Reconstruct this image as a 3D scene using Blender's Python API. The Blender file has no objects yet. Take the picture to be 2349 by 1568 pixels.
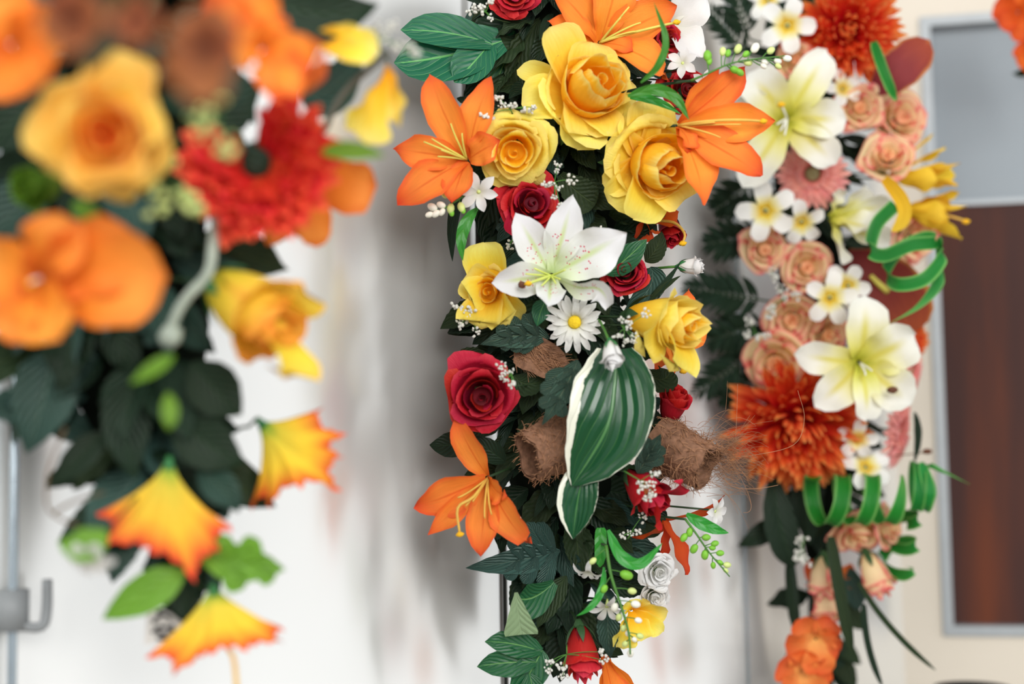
import bpy, math, random
from mathutils import Vector, Matrix

PI = math.pi
# ------------------------------------------------------------------ camera
FP = 2349 * 50.0 / 36.0            # focal length in pixels of a 50 mm lens
PITCH, ROLL = math.radians(4.7), math.radians(-0.85)
CAM = Matrix.Translation((0, 0, 1.5)) @ Matrix.Rotation(PI / 2 + PITCH, 4, 'X') @ Matrix.Rotation(ROLL, 4, 'Z')
CR = CAM.to_3x3()
scene = bpy.context.scene
COL = scene.collection
cd = bpy.data.cameras.new('camera')
cd.lens = 50; cd.sensor_width = 36; cd.clip_start = 0.02
cd.dof.use_dof = True; cd.dof.focus_distance = 1.205; cd.dof.aperture_fstop = 2.0
cam = bpy.data.objects.new('camera', cd); cam.matrix_world = CAM
COL.objects.link(cam); scene.camera = cam

# ------------------------------------------------------------------ light
world = bpy.data.worlds.new('daylight'); scene.world = world; world.use_nodes = True
bg = world.node_tree.nodes['Background']
bg.inputs[0].default_value = (0.93, 0.97, 1.0, 1); bg.inputs[1].default_value = 0.54

def area(name, loc, target, sx, sy, power, color):
    l = bpy.data.lights.new(name, 'AREA'); l.shape = 'RECTANGLE'; l.size = sx; l.size_y = sy
    l.energy = power; l.color = color
    o = bpy.data.objects.new(name, l)
    o.location = loc
    o.rotation_euler = (Vector(target) - Vector(loc)).to_track_quat('-Z', 'Y').to_euler()
    COL.objects.link(o); return o
area('window_light', (0.75, -1.2, 2.35), (0.0, 1.25, 1.5), 1.3, 1.3, 54, (1.0, 0.985, 0.96))
area('side_window_light', (2.6, 0.55, 1.6), (0.0, 1.15, 1.5), 2.6, 2.6, 15, (0.98, 0.99, 1.0))
area('far_window_light', (-1.0, -1.5, 2.5), (0.1, 1.2, 1.5), 1.2, 1.4, 36, (1.0, 0.98, 0.95))

vs = scene.view_settings
vs.view_transform = 'Standard'; vs.look = 'None'; vs.exposure = 0.0; vs.gamma = 1.0
try: vs.use_curve_mapping = False
except Exception: pass
try:
    scene.cycles.max_bounces = 8; scene.cycles.transmission_bounces = 4; scene.cycles.use_denoising = True
except Exception: pass

# ------------------------------------------------------------------ helpers
def W(px, py, d):
    """the point that stands d metres in front of the camera plane on the ray of a photo pixel"""
    return CAM @ Vector(((px - 1174.5) / FP * d, -(py - 784) / FP * d, -d))
def axis_world(a):
    return (CR @ Vector((a[0], -a[1], a[2]))).normalized()
def lin(c):
    out = []
    for v in c:
        v /= 255.0
        out.append(v / 12.92 if v <= 0.04045 else ((v + 0.055) / 1.055) ** 2.4)
    return (out[0], out[1], out[2], 1)
def smooth(a, b, x):
    t = min(1, max(0, (x - a) / (b - a))); return t * t * (3 - 2 * t)

class MB:
    def __init__(s): s.v = []; s.f = []; s.uv = []; s.flat = False
    def add(s, v, f, uv=None):
        n = len(s.v); s.v += v; s.f += [tuple(i + n for i in q) for q in f]
        s.uv += uv if uv else [(0.5, 0.5)] * len(v)
    def mesh(s, name, mi=None, flat=False):
        me = bpy.data.meshes.new(name)
        vv = [mi @ p for p in s.v] if mi else s.v
        me.from_pydata([tuple(p) for p in vv], [], s.f)
        l = me.uv_layers.new(name='UVMap')
        vi = [0] * len(me.loops); me.loops.foreach_get('vertex_index', vi)
        fl = []
        for i in vi: fl += s.uv[i]
        l.data.foreach_set('uv', fl)
        me.polygons.foreach_set('use_smooth', [not (flat or s.flat)] * len(me.polygons))
        me.materials.append(None)
        me.update(); return me

def link(name, me, mat, parent=None, m=None):
    o = bpy.data.objects.new(name, me); COL.objects.link(o)
    if parent: o.parent = parent
    if m is not None: o.matrix_local = m
    if mat is not None:
        if me.materials[0] is None: me.materials[0] = mat
        elif me.materials[0] is not mat:
            o.material_slots[0].link = 'OBJECT'; o.material_slots[0].material = mat
    return o

class T:
    """a thing: an Empty at (px, py, depth), or one mesh when solo; parts take world-space geometry"""
    def __init__(s, name, label, cat, c, d, group=None, axis=None, roll=0, scale=1.0, solo=False):
        s.name, s.c, s.d, s.solo = name, c, d, solo
        s.o = W(c[0], c[1], d); s.px = d / FP
        if axis is None:
            R = CR.copy(); s.A = CR @ Vector((0, 0, 1))
        else:
            s.A = axis_world(axis)
            up = CR @ Vector((0, 1, 0))
            if abs(up.dot(s.A)) > .97: up = CR @ Vector((0, 0, 1))
            x = up.cross(s.A).normalized(); y = s.A.cross(x)
            R = Matrix((x, y, s.A)).transposed() @ Matrix.Rotation(roll, 3, 'Z')
        s.M = Matrix.Translation(s.o) @ R.to_4x4() @ Matrix.Scale(scale, 4)
        s.Mi = s.M.inverted()
        s.meta = (label, cat, group); s.root = None
        if not solo:
            s.root = bpy.data.objects.new(name, None); s.root.empty_display_size = .01
            COL.objects.link(s.root); s.root.matrix_world = s.M; s._tag()
    def _tag(s):
        s.root['label'], s.root['category'] = s.meta[0], s.meta[1]
        if s.meta[2]: s.root['group'] = s.meta[2]
    def p(s, x, y, dz=0):
        return W(x, y, s.d - dz * s.px)
    def part(s, name, mb, mat, parent=None, label=None):
        me = mb.mesh(name, s.Mi)
        if s.solo and s.root is None:
            o = link(s.name, me, mat); o.matrix_world = s.M; s.root = o; s._tag(); return o
        o = link(name, me, mat, parent or s.root)
        if label: o['label'] = label
        return o
    def copy_part(s, name, me, mat, m=None, parent=None):
        return link(name, me, mat, parent or s.root, m)

def curve_at(pts, u):
    n = len(pts)
    if n == 2: return pts[0].lerp(pts[1], u)
    if n == 3:
        c = pts[1] * 2 - (pts[0] + pts[2]) * .5
        return pts[0] * (1 - u) ** 2 + c * 2 * u * (1 - u) + pts[2] * u * u
    t = u * (n - 1); i = min(n - 2, int(t)); t -= i
    p1, p2 = pts[i], pts[i + 1]
    p0 = pts[i - 1] if i > 0 else p1 * 2 - p2
    p3 = pts[i + 2] if i + 2 < n else p2 * 2 - p1
    return ((p1 * 2) + (p2 - p0) * t + (p0 * 2 - p1 * 5 + p2 * 4 - p3) * t * t + (p1 * 3 - p0 - p2 * 3 + p3) * t ** 3) * .5

PROF = {
 'lily': [(0, .22), (.12, .42), (.3, .82), (.48, 1), (.66, .9), (.82, .58), (.92, .28), (1, .01)],
 'wide': [(0, .3), (.12, .55), (.3, .85), (.55, 1), (.78, .93), (.9, .66), (.96, .36), (1, .03)],
 'rose': [(0, .35), (.15, .62), (.35, .88), (.6, 1), (.82, .92), (.92, .62), (.97, .3), (1, .04)],
 'round': [(0, .25), (.2, .6), (.45, .92), (.7, 1), (.86, .85), (.95, .55), (1, .1)],
 'leaf': [(0, .05), (.08, .45), (.22, .85), (.4, 1), (.6, .9), (.8, .55), (.92, .24), (1, .01)],
 'lance': [(0, .25), (.15, .7), (.4, 1), (.7, .8), (.9, .35), (1, .01)],
 'strap': [(0, .6), (.1, .9), (.3, 1), (.75, .95), (.92, .6), (1, .1)],
 'ribbon': [(0, 1), (.9, 1), (1, .6)],
 'taper': [(0, 1), (.5, .9), (.8, .6), (1, .05)],
 'mum': [(0, .5), (.4, .8), (.75, 1), (.92, .75), (1, .15)],
 'hosta': [(0, .25), (.08, .55), (.22, .86), (.42, 1), (.62, .96), (.78, .72), (.9, .38), (1, .02)],
 'hosta2': [(0, .42), (.12, .66), (.35, .96), (.5, 1), (.7, .94), (.86, .62), (.95, .28), (1, .02)],
 'flap': [(0, .1), (.3, .42), (.6, .72), (.9, 1), (1, .95)],
 'trumpet': [(0, .08), (.2, .3), (.5, .66), (.75, 1), (.88, .85), (.95, .5), (1, .05)],
}
def prof(name, u):
    P = PROF[name]
    for (a, x), (b, y) in zip(P, P[1:]):
        if u <= b:
            t = (u - a) / (b - a); t = t * t * (3 - 2 * t) * .4 + t * .6
            return x + (y - x) * t
    return P[-1][1]

EYE = Vector((0, 0, 1.5))
def strip(mb, pts, w, pr='lily', focus=None, nrm=None, cup=.2, ripple=.0, rf=2.5, ph=0., fold=0., serr=0., ns=8, nu=13, nv=6, twist=0., rim=0., wav=0.):
    """a curved blade along pts (world), half-width w metres; focus: the point its upper face looks at"""
    vs_, uv = [], []
    for i in range(nu + 1):
        u = i / nu
        c = curve_at(pts, u)
        Tn = (curve_at(pts, min(1, u + .01)) - curve_at(pts, max(0, u - .01)))
        Tn = Tn.normalized() if Tn.length > 1e-9 else Vector((0, 0, 1))
        h = nrm if nrm is not None else ((focus if focus is not None else EYE) - c)
        N = h - Tn * h.dot(Tn)
        if N.length < 1e-6: N = Tn.orthogonal()
        N.normalize(); B = Tn.cross(N)
        if twist:
            q = Matrix.Rotation(twist * u, 3, Tn); N = q @ N; B = q @ B
        hw = w * prof(pr, u)
        hw *= 1 + wav * (math.sin(9 * u + ph * 2.3) + .6 * math.sin(17 * u + ph))
        if serr: hw *= 1 - serr * (((u * ns) % 1.0))
        for j in range(nv + 1):
            v = -1 + 2 * j / nv
            off = cup * hw * v * v - fold * hw * (1 - abs(v)) + ripple * w * math.sin(rf * 2 * PI * u + ph + (1.9 if v > 0 else 0)) * v * v
            if rim: off -= rim * w * smooth(.6, 1, u) ** 2
            vs_.append(c + B * (hw * v) + N * off)
            uv.append(((v + 1) / 2, u))
    k = nv + 1
    f = [(i * k + j, i * k + j + 1, (i + 1) * k + j + 1, (i + 1) * k + j) for i in range(nu) for j in range(nv)]
    mb.add(vs_, f, uv)

def tube(mb, pts, r0, r1=None, n=6, seg=8, ends=True):
    r1 = r0 if r1 is None else r1
    vs_, f, uv = [], [], []
    ref = None
    for i in range(seg + 1):
        u = i / seg
        c = curve_at(pts, u)
        Tn = (curve_at(pts, min(1, u + .02)) - curve_at(pts, max(0, u - .02))).normalized()
        if ref is None or abs(ref.dot(Tn)) > .98: ref = Tn.orthogonal().normalized()
        B = (ref - Tn * ref.dot(Tn)).normalized(); ref = B; N = Tn.cross(B)
        r = r0 + (r1 - r0) * u
        for j in range(n):
            a = 2 * PI * j / n
            vs_.append(c + B * (r * math.cos(a)) + N * (r * math.sin(a))); uv.append((j / n, u))
    for i in range(seg):
        for j in range(n):
            f.append((i * n + j, i * n + (j + 1) % n, (i + 1) * n + (j + 1) % n, (i + 1) * n + j))
    if ends: f.append(tuple(range(n - 1, -1, -1))); f.append(tuple(seg * n + j for j in range(n)))
    mb.add(vs_, f, uv)

def ball(mb, c, rx, ry=None, rz=None, nu=8, nv=6, R=None, bump=0., seed=0):
    ry = rx if ry is None else ry; rz = rx if rz is None else rz
    rnd = random.Random(seed)
    vs_, uv, f = [], [], []
    for i in range(nv + 1):
        th = PI * i / nv
        for j in range(nu):
            a = 2 * PI * j / nu
            k = 1 + bump * (rnd.random() - .5)
            q = Vector((rx * k * math.sin(th) * math.cos(a), ry * k * math.sin(th) * math.sin(a), rz * k * math.cos(th)))
            if R: q = R @ q
            vs_.append(c + q); uv.append((j / nu, i / nv))
    for i in range(nv):
        for j in range(nu):
            f.append((i * nu + j, (i + 1) * nu + j, (i + 1) * nu + (j + 1) % nu, i * nu + (j + 1) % nu))
    mb.add(vs_, f, uv)

def box(mb, x0, x1, y0, y1, z0, z1):
    v = [Vector((x, y, z)) for x in (x0, x1) for y in (y0, y1) for z in (z0, z1)]
    mb.add(v, [(0, 1, 3, 2), (4, 6, 7, 5), (0, 4, 5, 1), (2, 3, 7, 6), (0, 2, 6, 4), (1, 5, 7, 3)])

# ------------------------------------------------------------------ materials
class NT:
    def __init__(s, name):
        s.m = bpy.data.materials.new(name); s.m.use_nodes = True
        s.t = s.m.node_tree; s.t.nodes.clear()
        s.out = s.t.nodes.new('ShaderNodeOutputMaterial')
    def n(s, ty, **kw):
        nd = s.t.nodes.new(ty)
        for k, v in kw.items(): setattr(nd, k, v)
        return nd
    def l(s, a, b): s.t.links.new(a, b)
    def math(s, op, a, b=None, c=None, clamp=False):
        nd = s.n('ShaderNodeMath', operation=op, use_clamp=clamp)
        for i, x in enumerate((a, b, c)):
            if x is None: continue
            if isinstance(x, (int, float)): nd.inputs[i].default_value = x
            else: s.l(x, nd.inputs[i])
        return nd.outputs[0]
    def step(s, x, a, b):
        nd = s.n('ShaderNodeMapRange', interpolation_type='SMOOTHSTEP')
        s.l(x, nd.inputs[0]); nd.inputs[1].default_value = a; nd.inputs[2].default_value = b
        return nd.outputs[0]
    def mix(s, fac, a, b, mode='MIX'):
        nd = s.n('ShaderNodeMix', data_type='RGBA', blend_type=mode)
        for i, x in ((0, fac), (6, a), (7, b)):
            if isinstance(x, (int, float)): nd.inputs[i].default_value = x
            elif isinstance(x, tuple): nd.inputs[i].default_value = x
            else: s.l(x, nd.inputs[i])
        return nd.outputs[2]
    def ramp(s, x, stops):
        nd = s.n('ShaderNodeValToRGB'); e = nd.color_ramp.elements
        while len(e) < len(stops): e.new(.5)
        for i, (p, c) in enumerate(stops): e[i].position = p; e[i].color = c
        s.l(x, nd.inputs[0]); return nd.outputs[0]
    def uv(s):
        u = s.n('ShaderNodeUVMap'); sp = s.n('ShaderNodeSeparateXYZ'); s.l(u.outputs[0], sp.inputs[0])
        return u.outputs[0], sp.outputs[0], sp.outputs[1]
    def noise(s, vec, scale, detail=3, sc=(1, 1, 1)):
        mp = s.n('ShaderNodeMapping'); mp.inputs['Scale'].default_value = sc
        if vec is not None: s.l(vec, mp.inputs[0])
        nz = s.n('ShaderNodeTexNoise'); nz.inputs['Scale'].default_value = scale; nz.inputs['Detail'].default_value = detail
        s.l(mp.outputs[0], nz.inputs['Vector']); return nz.outputs[0]
    def bump(s, h, strength, dist=.001):
        b = s.n('ShaderNodeBump'); b.inputs['Strength'].default_value = strength; b.inputs['Distance'].default_value = dist
        s.l(h, b.inputs['Height']); return b.outputs[0]
    def finish(s, col, rough=.6, spec=.3, transl=0., bump=None, metal=0., coat=0., tcol=None, sheen=0.):
        p = s.n('ShaderNodeBsdfPrincipled')
        if isinstance(col, tuple): p.inputs['Base Color'].default_value = col
        else: s.l(col, p.inputs['Base Color'])
        p.inputs['Roughness'].default_value = rough; p.inputs['Specular IOR Level'].default_value = spec
        p.inputs['Metallic'].default_value = metal; p.inputs['Coat Weight'].default_value = coat
        if bump is not None: s.l(bump, p.inputs['Normal'])
        sh = p.outputs[0]
        if transl:
            t = s.n('ShaderNodeBsdfTranslucent')
            if isinstance(col, tuple): t.inputs[0].default_value = col
            else: s.l(col, t.inputs[0])
            mx = s.n('ShaderNodeMixShader'); mx.inputs[0].default_value = transl
            s.l(p.outputs[0], mx.inputs[1]); s.l(t.outputs[0], mx.inputs[2]); sh = mx.outputs[0]
        s.l(sh, s.out.inputs[0]); return s.m

def petal_mat(name, stops, edge=None, eamt=.6, e0=.55, rough=.6, transl=.3, streak=.16, spots=None, mid=None, midw=.12, eno=0.):
    """fabric petal: colours along its length, a tint at its rim, woven streaks"""
    t = NT(name); uv, x, y = t.uv()
    oi = t.n('ShaderNodeObjectInfo')
    v = t.math('ABSOLUTE', t.math('MULTIPLY_ADD', x, 2, -1))
    nz = t.noise(uv, 3.0, 4, (6, 1.2, 1))
    yy = t.math('ADD', y, t.math('MULTIPLY_ADD', nz, .16, -.08))
    col = t.ramp(yy, [(p, lin(c)) for p, c in stops])
    if mid:
        mm = t.math('MULTIPLY', t.math('SUBTRACT', 1, t.step(v, .0, midw)), t.math('SUBTRACT', 1, t.step(y, .45, .9)))
        col = t.mix(t.math('MULTIPLY', mm, .85), col, lin(mid))
    if edge:
        big = t.noise(uv, 2.2, 2)
        ve = t.math('ADD', v, t.math('MULTIPLY_ADD', big, .5 + eno, -.25 - eno * .5))
        ey = t.math('MAXIMUM', t.step(ve, e0, 1.02), t.step(t.math('ADD', y, t.math('MULTIPLY_ADD', big, .3 + eno, -.15 - eno * .5)), min(e0 + .25, .95), 1.03))
        col = t.mix(t.math('MULTIPLY', ey, eamt), col, lin(edge))
    if spots:
        vo = t.n('ShaderNodeTexVoronoi'); vo.inputs['Scale'].default_value = 1; mp = t.n('ShaderNodeMapping')
        mp.inputs['Scale'].default_value = (11, 26, 1); t.l(uv, mp.inputs[0]); t.l(mp.outputs[0], vo.inputs['Vector'])
        sp = t.math('LESS_THAN', vo.outputs['Distance'], .24)
        band = t.math('MULTIPLY', t.step(y, .16, .24), t.math('SUBTRACT', 1, t.step(y, .42, .56)))
        sp = t.math('MULTIPLY', t.math('MULTIPLY', sp, t.math('GREATER_THAN', band, .4)), t.math('LESS_THAN', v, .62))
        col = t.mix(sp, col, lin(spots))
    hs = t.n('ShaderNodeHueSaturation'); t.l(col, hs.inputs['Color'])
    t.l(t.math('MULTIPLY_ADD', oi.outputs['Random'], .016, .492), hs.inputs['Hue'])
    t.l(t.math('ADD', t.math('MULTIPLY_ADD', nz, streak, 1 - streak * .5), t.math('MULTIPLY_ADD', oi.outputs['Random'], .1, -.05)), hs.inputs['Value'])
    fine = t.noise(uv, 9, 3, (9, 1, 1))
    return t.finish(hs.outputs[0], rough, .25, transl, t.bump(fine, .4, .0014))

def leaf_mat(name, base, vein, n=6, slope=.45, vamt=.5, rough=.42, spec=.4, transl=.12, bump=.5, cream=None, dark=None, side_w=.10):
    t = NT(name); uv, x, y = t.uv()
    oi = t.n('ShaderNodeObjectInfo')
    v = t.math('ABSOLUTE', t.math('MULTIPLY_ADD', x, 2, -1))
    nz = t.noise(uv, 4, 3)
    f = t.math('FRACT', t.math('MULTIPLY', t.math('ADD', t.math('SUBTRACT', y, t.math('MULTIPLY', v, slope)), t.math('MULTIPLY_ADD', nz, .06, 1)), n))
    dist = t.math('ABSOLUTE', t.math('SUBTRACT', f, .5))
    side = t.math('SUBTRACT', 1, t.step(dist, .0, side_w))
    midr = t.math('SUBTRACT', 1, t.step(v, .015, .06))
    ve = t.math('MAXIMUM', midr, t.math('MULTIPLY', side, .75))
    col = t.mix(t.math('MULTIPLY', nz, .55), lin(base), lin(dark or tuple(c * .72 for c in base)))
    col = t.mix(t.math('MULTIPLY', ve, vamt), col, lin(vein))
    if cream:
        cn = t.noise(uv, 9, 3, (.6, 1.6, 1))
        xx = t.math('ADD', x, t.math('MULTIPLY_ADD', cn, .06, -.03))
        m = t.math('MAXIMUM', t.step(xx, cream[0], cream[0] + .012), t.math('SUBTRACT', 1, t.step(xx, cream[1], cream[1] + .012)))
        col = t.mix(m, col, lin((238, 240, 222)))
    hs = t.n('ShaderNodeHueSaturation'); t.l(col, hs.inputs['Color'])
    t.l(t.math('MULTIPLY_ADD', oi.outputs['Random'], .03, .485), hs.inputs['Hue'])
    t.l(t.math('MULTIPLY_ADD', oi.outputs['Random'], .35, .82), hs.inputs['Value'])
    h = t.math('ADD', t.math('MULTIPLY', ve, -.7), t.math('ADD', t.math('MULTIPLY', dist, 1.4), t.math('MULTIPLY', nz, .3)))
    return t.finish(hs.outputs[0], rough, spec, transl, t.bump(h, bump, .002))

def plain_mat(name, c, rough=.6, spec=.3, transl=0., metal=0., var=.15, scale=60, bump=.2):
    t = NT(name)
    tc = t.n('ShaderNodeTexCoord')
    nz = t.noise(tc.outputs['Object'], scale, 3)
    col = t.mix(nz, lin(tuple(min(255, k * (1 + var)) for k in c)), lin(tuple(k * (1 - var) for k in c)))
    return t.finish(col, rough, spec, transl, t.bump(nz, bump, .001), metal)

OR = petal_mat('orange_lily_petal', [(0, (240, 128, 34)), (.25, (250, 150, 56)), (.6, (253, 148, 56)), (.86, (244, 118, 46)), (1, (232, 92, 48))], edge=(236, 92, 44), eamt=.55, e0=.6, streak=.3, mid=(232, 112, 34), midw=.1)
ORD = petal_mat('deep_orange_petal', [(0, (214, 84, 20)), (.5, (226, 92, 30)), (1, (216, 78, 34))], edge=(204, 66, 30), eamt=.5)
ORW = petal_mat('soft_orange_petal', [(0, (205, 92, 18)), (.4, (240, 138, 40)), (.8, (250, 158, 62)), (1, (246, 150, 60))], edge=(228, 112, 40), eamt=.4)
SHADED = petal_mat('shaded_orange_petal', [(0, (96, 44, 30)), (.5, (150, 84, 50)), (1, (164, 100, 64))])  # orange petals with the shade they hang in painted into their colour
WH = petal_mat('white_lily_petal', [(0, (206, 222, 160)), (.16, (224, 234, 196)), (.36, (230, 232, 226)), (.7, (234, 235, 237)), (1, (232, 233, 236))], streak=.05, spots=(214, 60, 96), mid=(205, 222, 150), midw=.22, transl=.22)
WHP = petal_mat('plain_white_petal', [(0, (214, 214, 192)), (.4, (230, 230, 227)), (1, (232, 231, 231))], streak=.05, transl=.2)
CRM = petal_mat('cream_lily_petal', [(0, (176, 178, 42)), (.18, (220, 214, 96)), (.42, (232, 228, 168)), (.68, (238, 237, 222)), (1, (238, 239, 232))], streak=.06, mid=(216, 206, 84), midw=.3, transl=.22)
YEL = petal_mat('yellow_rose_petal', [(0, (255, 186, 26)), (.3, (255, 206, 48)), (.62, (255, 226, 82)), (.88, (254, 238, 122)), (1, (254, 232, 132))], edge=(255, 240, 134), eamt=.5, e0=.72, transl=.4)
YELI = petal_mat('yellow_rose_heart', [(0, (252, 172, 14)), (.5, (255, 190, 30)), (.86, (255, 204, 54)), (.95, (252, 226, 110)), (1, (250, 234, 140))], transl=.42)
YELO = petal_mat('yellow_orange_petal', [(0, (222, 214, 60)), (.45, (252, 226, 72)), (.75, (254, 216, 82)), (1, (250, 168, 70))], edge=(250, 178, 76), eamt=.35, e0=.78, transl=.4)
APR = petal_mat('apricot_yellow_petal', [(0, (246, 168, 50)), (.4, (246, 180, 66)), (.75, (246, 192, 80)), (1, (240, 206, 104))], edge=(246, 220, 124), eamt=.4, e0=.72, transl=.38)
APRI = petal_mat('orange_rose_heart', [(0, (236, 120, 24)), (.6, (250, 160, 56)), (1, (252, 196, 92))], transl=.42)
RED = petal_mat('red_rose_petal', [(0, (110, 6, 20)), (.45, (172, 18, 36)), (.88, (194, 28, 46)), (1, (206, 52, 62))], streak=.2, transl=.2)
REDI = petal_mat('red_rose_heart', [(0, (84, 4, 14)), (.6, (140, 12, 30)), (1, (186, 28, 44))], transl=.15)
PNK = petal_mat('peach_rose_petal', [(0, (255, 232, 176)), (.5, (255, 236, 190)), (.84, (255, 226, 182)), (1, (244, 140, 134))], edge=(236, 76, 98), eamt=.85, e0=.7, eno=.4, transl=.42)
PNKI = petal_mat('coral_rose_heart', [(0, (250, 150, 110)), (.45, (255, 220, 172)), (1, (255, 232, 186))], edge=(232, 70, 92), eamt=.8, e0=.66, eno=.4, transl=.45)
TRU = petal_mat('trumpet_lily_petal', [(0, (120, 186, 70)), (.10, (176, 200, 70)), (.24, (238, 220, 74)), (.6, (252, 210, 60)), (.84, (250, 158, 50)), (1, (228, 62, 40))], edge=(242, 120, 46), eamt=.5, e0=.7)
YLL = petal_mat('yellow_lily_petal', [(0, (222, 172, 20)), (.4, (240, 196, 40)), (1, (250, 214, 66))], mid=(214, 168, 20))
MUM = petal_mat('spider_mum_petal', [(0, (196, 14, 20)), (.35, (232, 40, 32)), (.62, (244, 92, 48)), (.85, (252, 136, 72)), (1, (254, 180, 104))], streak=.3, transl=.5)
MUMR = petal_mat('red_mum_petal', [(0, (180, 24, 14)), (.5, (232, 62, 40)), (.85, (250, 84, 72)), (1, (255, 120, 80))], streak=.35, transl=.35)
GER = petal_mat('pink_gerbera_petal', [(0, (226, 110, 104)), (.4, (244, 148, 138)), (1, (250, 180, 172))], streak=.2)
DAI = petal_mat('daisy_petal', [(0, (232, 232, 190)), (.2, (244, 244, 236)), (1, (247, 247, 245))], streak=.08)
PLU = petal_mat('plumeria_petal', [(0, (214, 150, 30)), (.14, (240, 208, 70)), (.34, (247, 240, 190)), (.5, (248, 248, 242)), (1, (250, 250, 247))], streak=.05)
ANT = petal_mat('dusky_red_leaf_petal', [(0, (112, 36, 44)), (.6, (140, 50, 50)), (1, (168, 76, 50))], edge=(206, 136, 70), eamt=.8, e0=.86, streak=.3, rough=.45)

DKG = leaf_mat('dark_leaf', (29, 50, 34), (64, 92, 62), 7, vamt=.3, rough=.5, spec=.25)
OLV = leaf_mat('olive_dark_leaf', (42, 58, 34), (84, 100, 60), 7, vamt=.3, rough=.6, spec=.2)
BLG = leaf_mat('blue_green_leaf', (56, 88, 78), (120, 146, 128), 8, vamt=.35, rough=.5, bump=.8)
DUS = leaf_mat('grey_green_lobed_leaf', (74, 106, 92), (150, 166, 130), 8, vamt=.45, rough=.55, bump=.9)
BIG = leaf_mat('deep_green_veined_leaf', (26, 96, 62), (112, 176, 96), 6, .55, vamt=.75, rough=.4, spec=.4, side_w=.05, bump=.35)
HOS = leaf_mat('cream_edged_leaf', (18, 78, 44), (92, 150, 84), 2.2, 1.7, vamt=.6, rough=.24, spec=.55, cream=(.87, .004), bump=.5, side_w=.06)
GRN = leaf_mat('bright_green_leaf', (58, 150, 50), (110, 190, 80), 3, .2, vamt=.4, rough=.35, transl=.25)
LIM = leaf_mat('lime_leaf', (112, 160, 44), (150, 190, 80), 5, .4, vamt=.35, rough=.45, transl=.25)
RIB = leaf_mat('grass_ribbon', (28, 124, 44), (60, 150, 70), 1, 0, vamt=.1, rough=.3, transl=.15, cream=(2, -2), bump=.15)
PAL = leaf_mat('pale_leaf_back', (140, 164, 122), (160, 180, 140), 5, .4, vamt=.2, rough=.7, transl=.2)
STEM = plain_mat('green_stem', (70, 118, 48), .5)
DSTEM = plain_mat('dark_stem', (40, 62, 36), .5)
TWIG = plain_mat('brown_twig', (88, 70, 48), .7)
FILA = plain_mat('pale_yellow_filament', (228, 214, 104), .5, transl=.2)
FILO = plain_mat('orange_filament', (248, 190, 90), .5, transl=.2)
FILW = plain_mat('white_filament', (240, 238, 220), .5)
ANTH = plain_mat('yellow_anther', (250, 178, 30), .7, scale=300)
ANTB = plain_mat('brown_anther', (96, 58, 40), .7, scale=300)
ANTG = plain_mat('lime_stigma', (206, 216, 110), .6)
BLO = plain_mat('white_blossom', (244, 243, 234), .7, transl=.15, var=.03, scale=400, bump=.5)
BUDW = plain_mat('cream_bud', (244, 242, 228), .55, transl=.15, var=.04)
BUDG = plain_mat('green_berry', (126, 190, 62), .45, transl=.1)
BUDY = plain_mat('pale_lime_berry', (206, 220, 140), .45, transl=.1)
SEP = plain_mat('green_sepal', (52, 120, 66), .5, transl=.1)
SEPD = plain_mat('dark_sepal', (46, 78, 44), .5)
DISC = plain_mat('yellow_disc', (248, 196, 40), .8, scale=500, bump=.9)
DISCG = plain_mat('grey_green_disc', (150, 142, 104), .8, scale=400, bump=.9)
FOAM = plain_mat('dark_foam', (14, 20, 14), .95, spec=.05)
COIR = plain_mat('coconut_fibre', (116, 86, 68), .95, spec=.1, var=.45, scale=220, bump=1.)
HAIR = plain_mat('fibre_strand', (160, 118, 88), .8, spec=.2, var=.2)
# ------------------------------------------------------------------ room
def struct(name, mb, mat):
    o = link(name, mb.mesh(name), mat); o['kind'] = 'structure'; return o
t_ = NT('gloss_white_panel'); tc_ = t_.n('ShaderNodeTexCoord')
nz_ = t_.noise(tc_.outputs['Object'], 3, 3, (1, 1, .12))
b_ = t_.n('ShaderNodeBsdfPrincipled'); tg_ = t_.n('ShaderNodeTangent', direction_type='RADIAL', axis='Z')
t_.l(t_.mix(nz_, lin((244, 244, 241)), lin((236, 236, 234))), b_.inputs['Base Color'])
for k_, v_ in (('Metallic', .55), ('Roughness', .24), ('Anisotropic', .9), ('Anisotropic Rotation', .25), ('Specular IOR Level', .5)): b_.inputs[k_].default_value = v_
t_.l(tg_.outputs[0], b_.inputs['Tangent']); t_.l(b_.outputs[0], t_.out.inputs[0]); WALLM = t_.m
CRMW = plain_mat('cream_paint', (214, 205, 190), .55, var=.03, scale=4, bump=.03)
ALU = plain_mat('grey_metal_trim', (158, 163, 166), .5, .4, metal=.3, var=.04)
GLS = plain_mat('frosted_grey_panel', (150, 158, 164), .6, .15, var=.05, scale=3, bump=.02)
t_ = NT('dark_red_brown_wood'); tc_ = t_.n('ShaderNodeTexCoord')
nz_ = t_.noise(tc_.outputs['Object'], 3, 5, (5, 5, .5))
WOOD = t_.finish(t_.mix(t_.step(nz_, .38, .72), lin((66, 42, 38)), lin((104, 54, 34))), .6, .15)
FLOORM = plain_mat('grey_floor', (150, 140, 128), .6, var=.1, scale=6)
SLOPE = .92; Y0 = 1.322
def wall_pt(px, py, off=0.0):
    """where the ray of a photo pixel meets the slanted wall, off metres in front of it"""
    r = (W(px, py, 1) - EYE); n = Vector((SLOPE, -1, 0)).normalized()
    k = (n.dot(Vector((0, Y0, 0))) + off - n.dot(EYE)) / n.dot(r)
    return EYE + r * k
corner = wall_pt(2052, 900); X1, Y1 = corner.x, corner.y
wn = Vector((SLOPE, -1, 0)).normalized(); wt = Vector((1, SLOPE, 0)).normalized()
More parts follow.
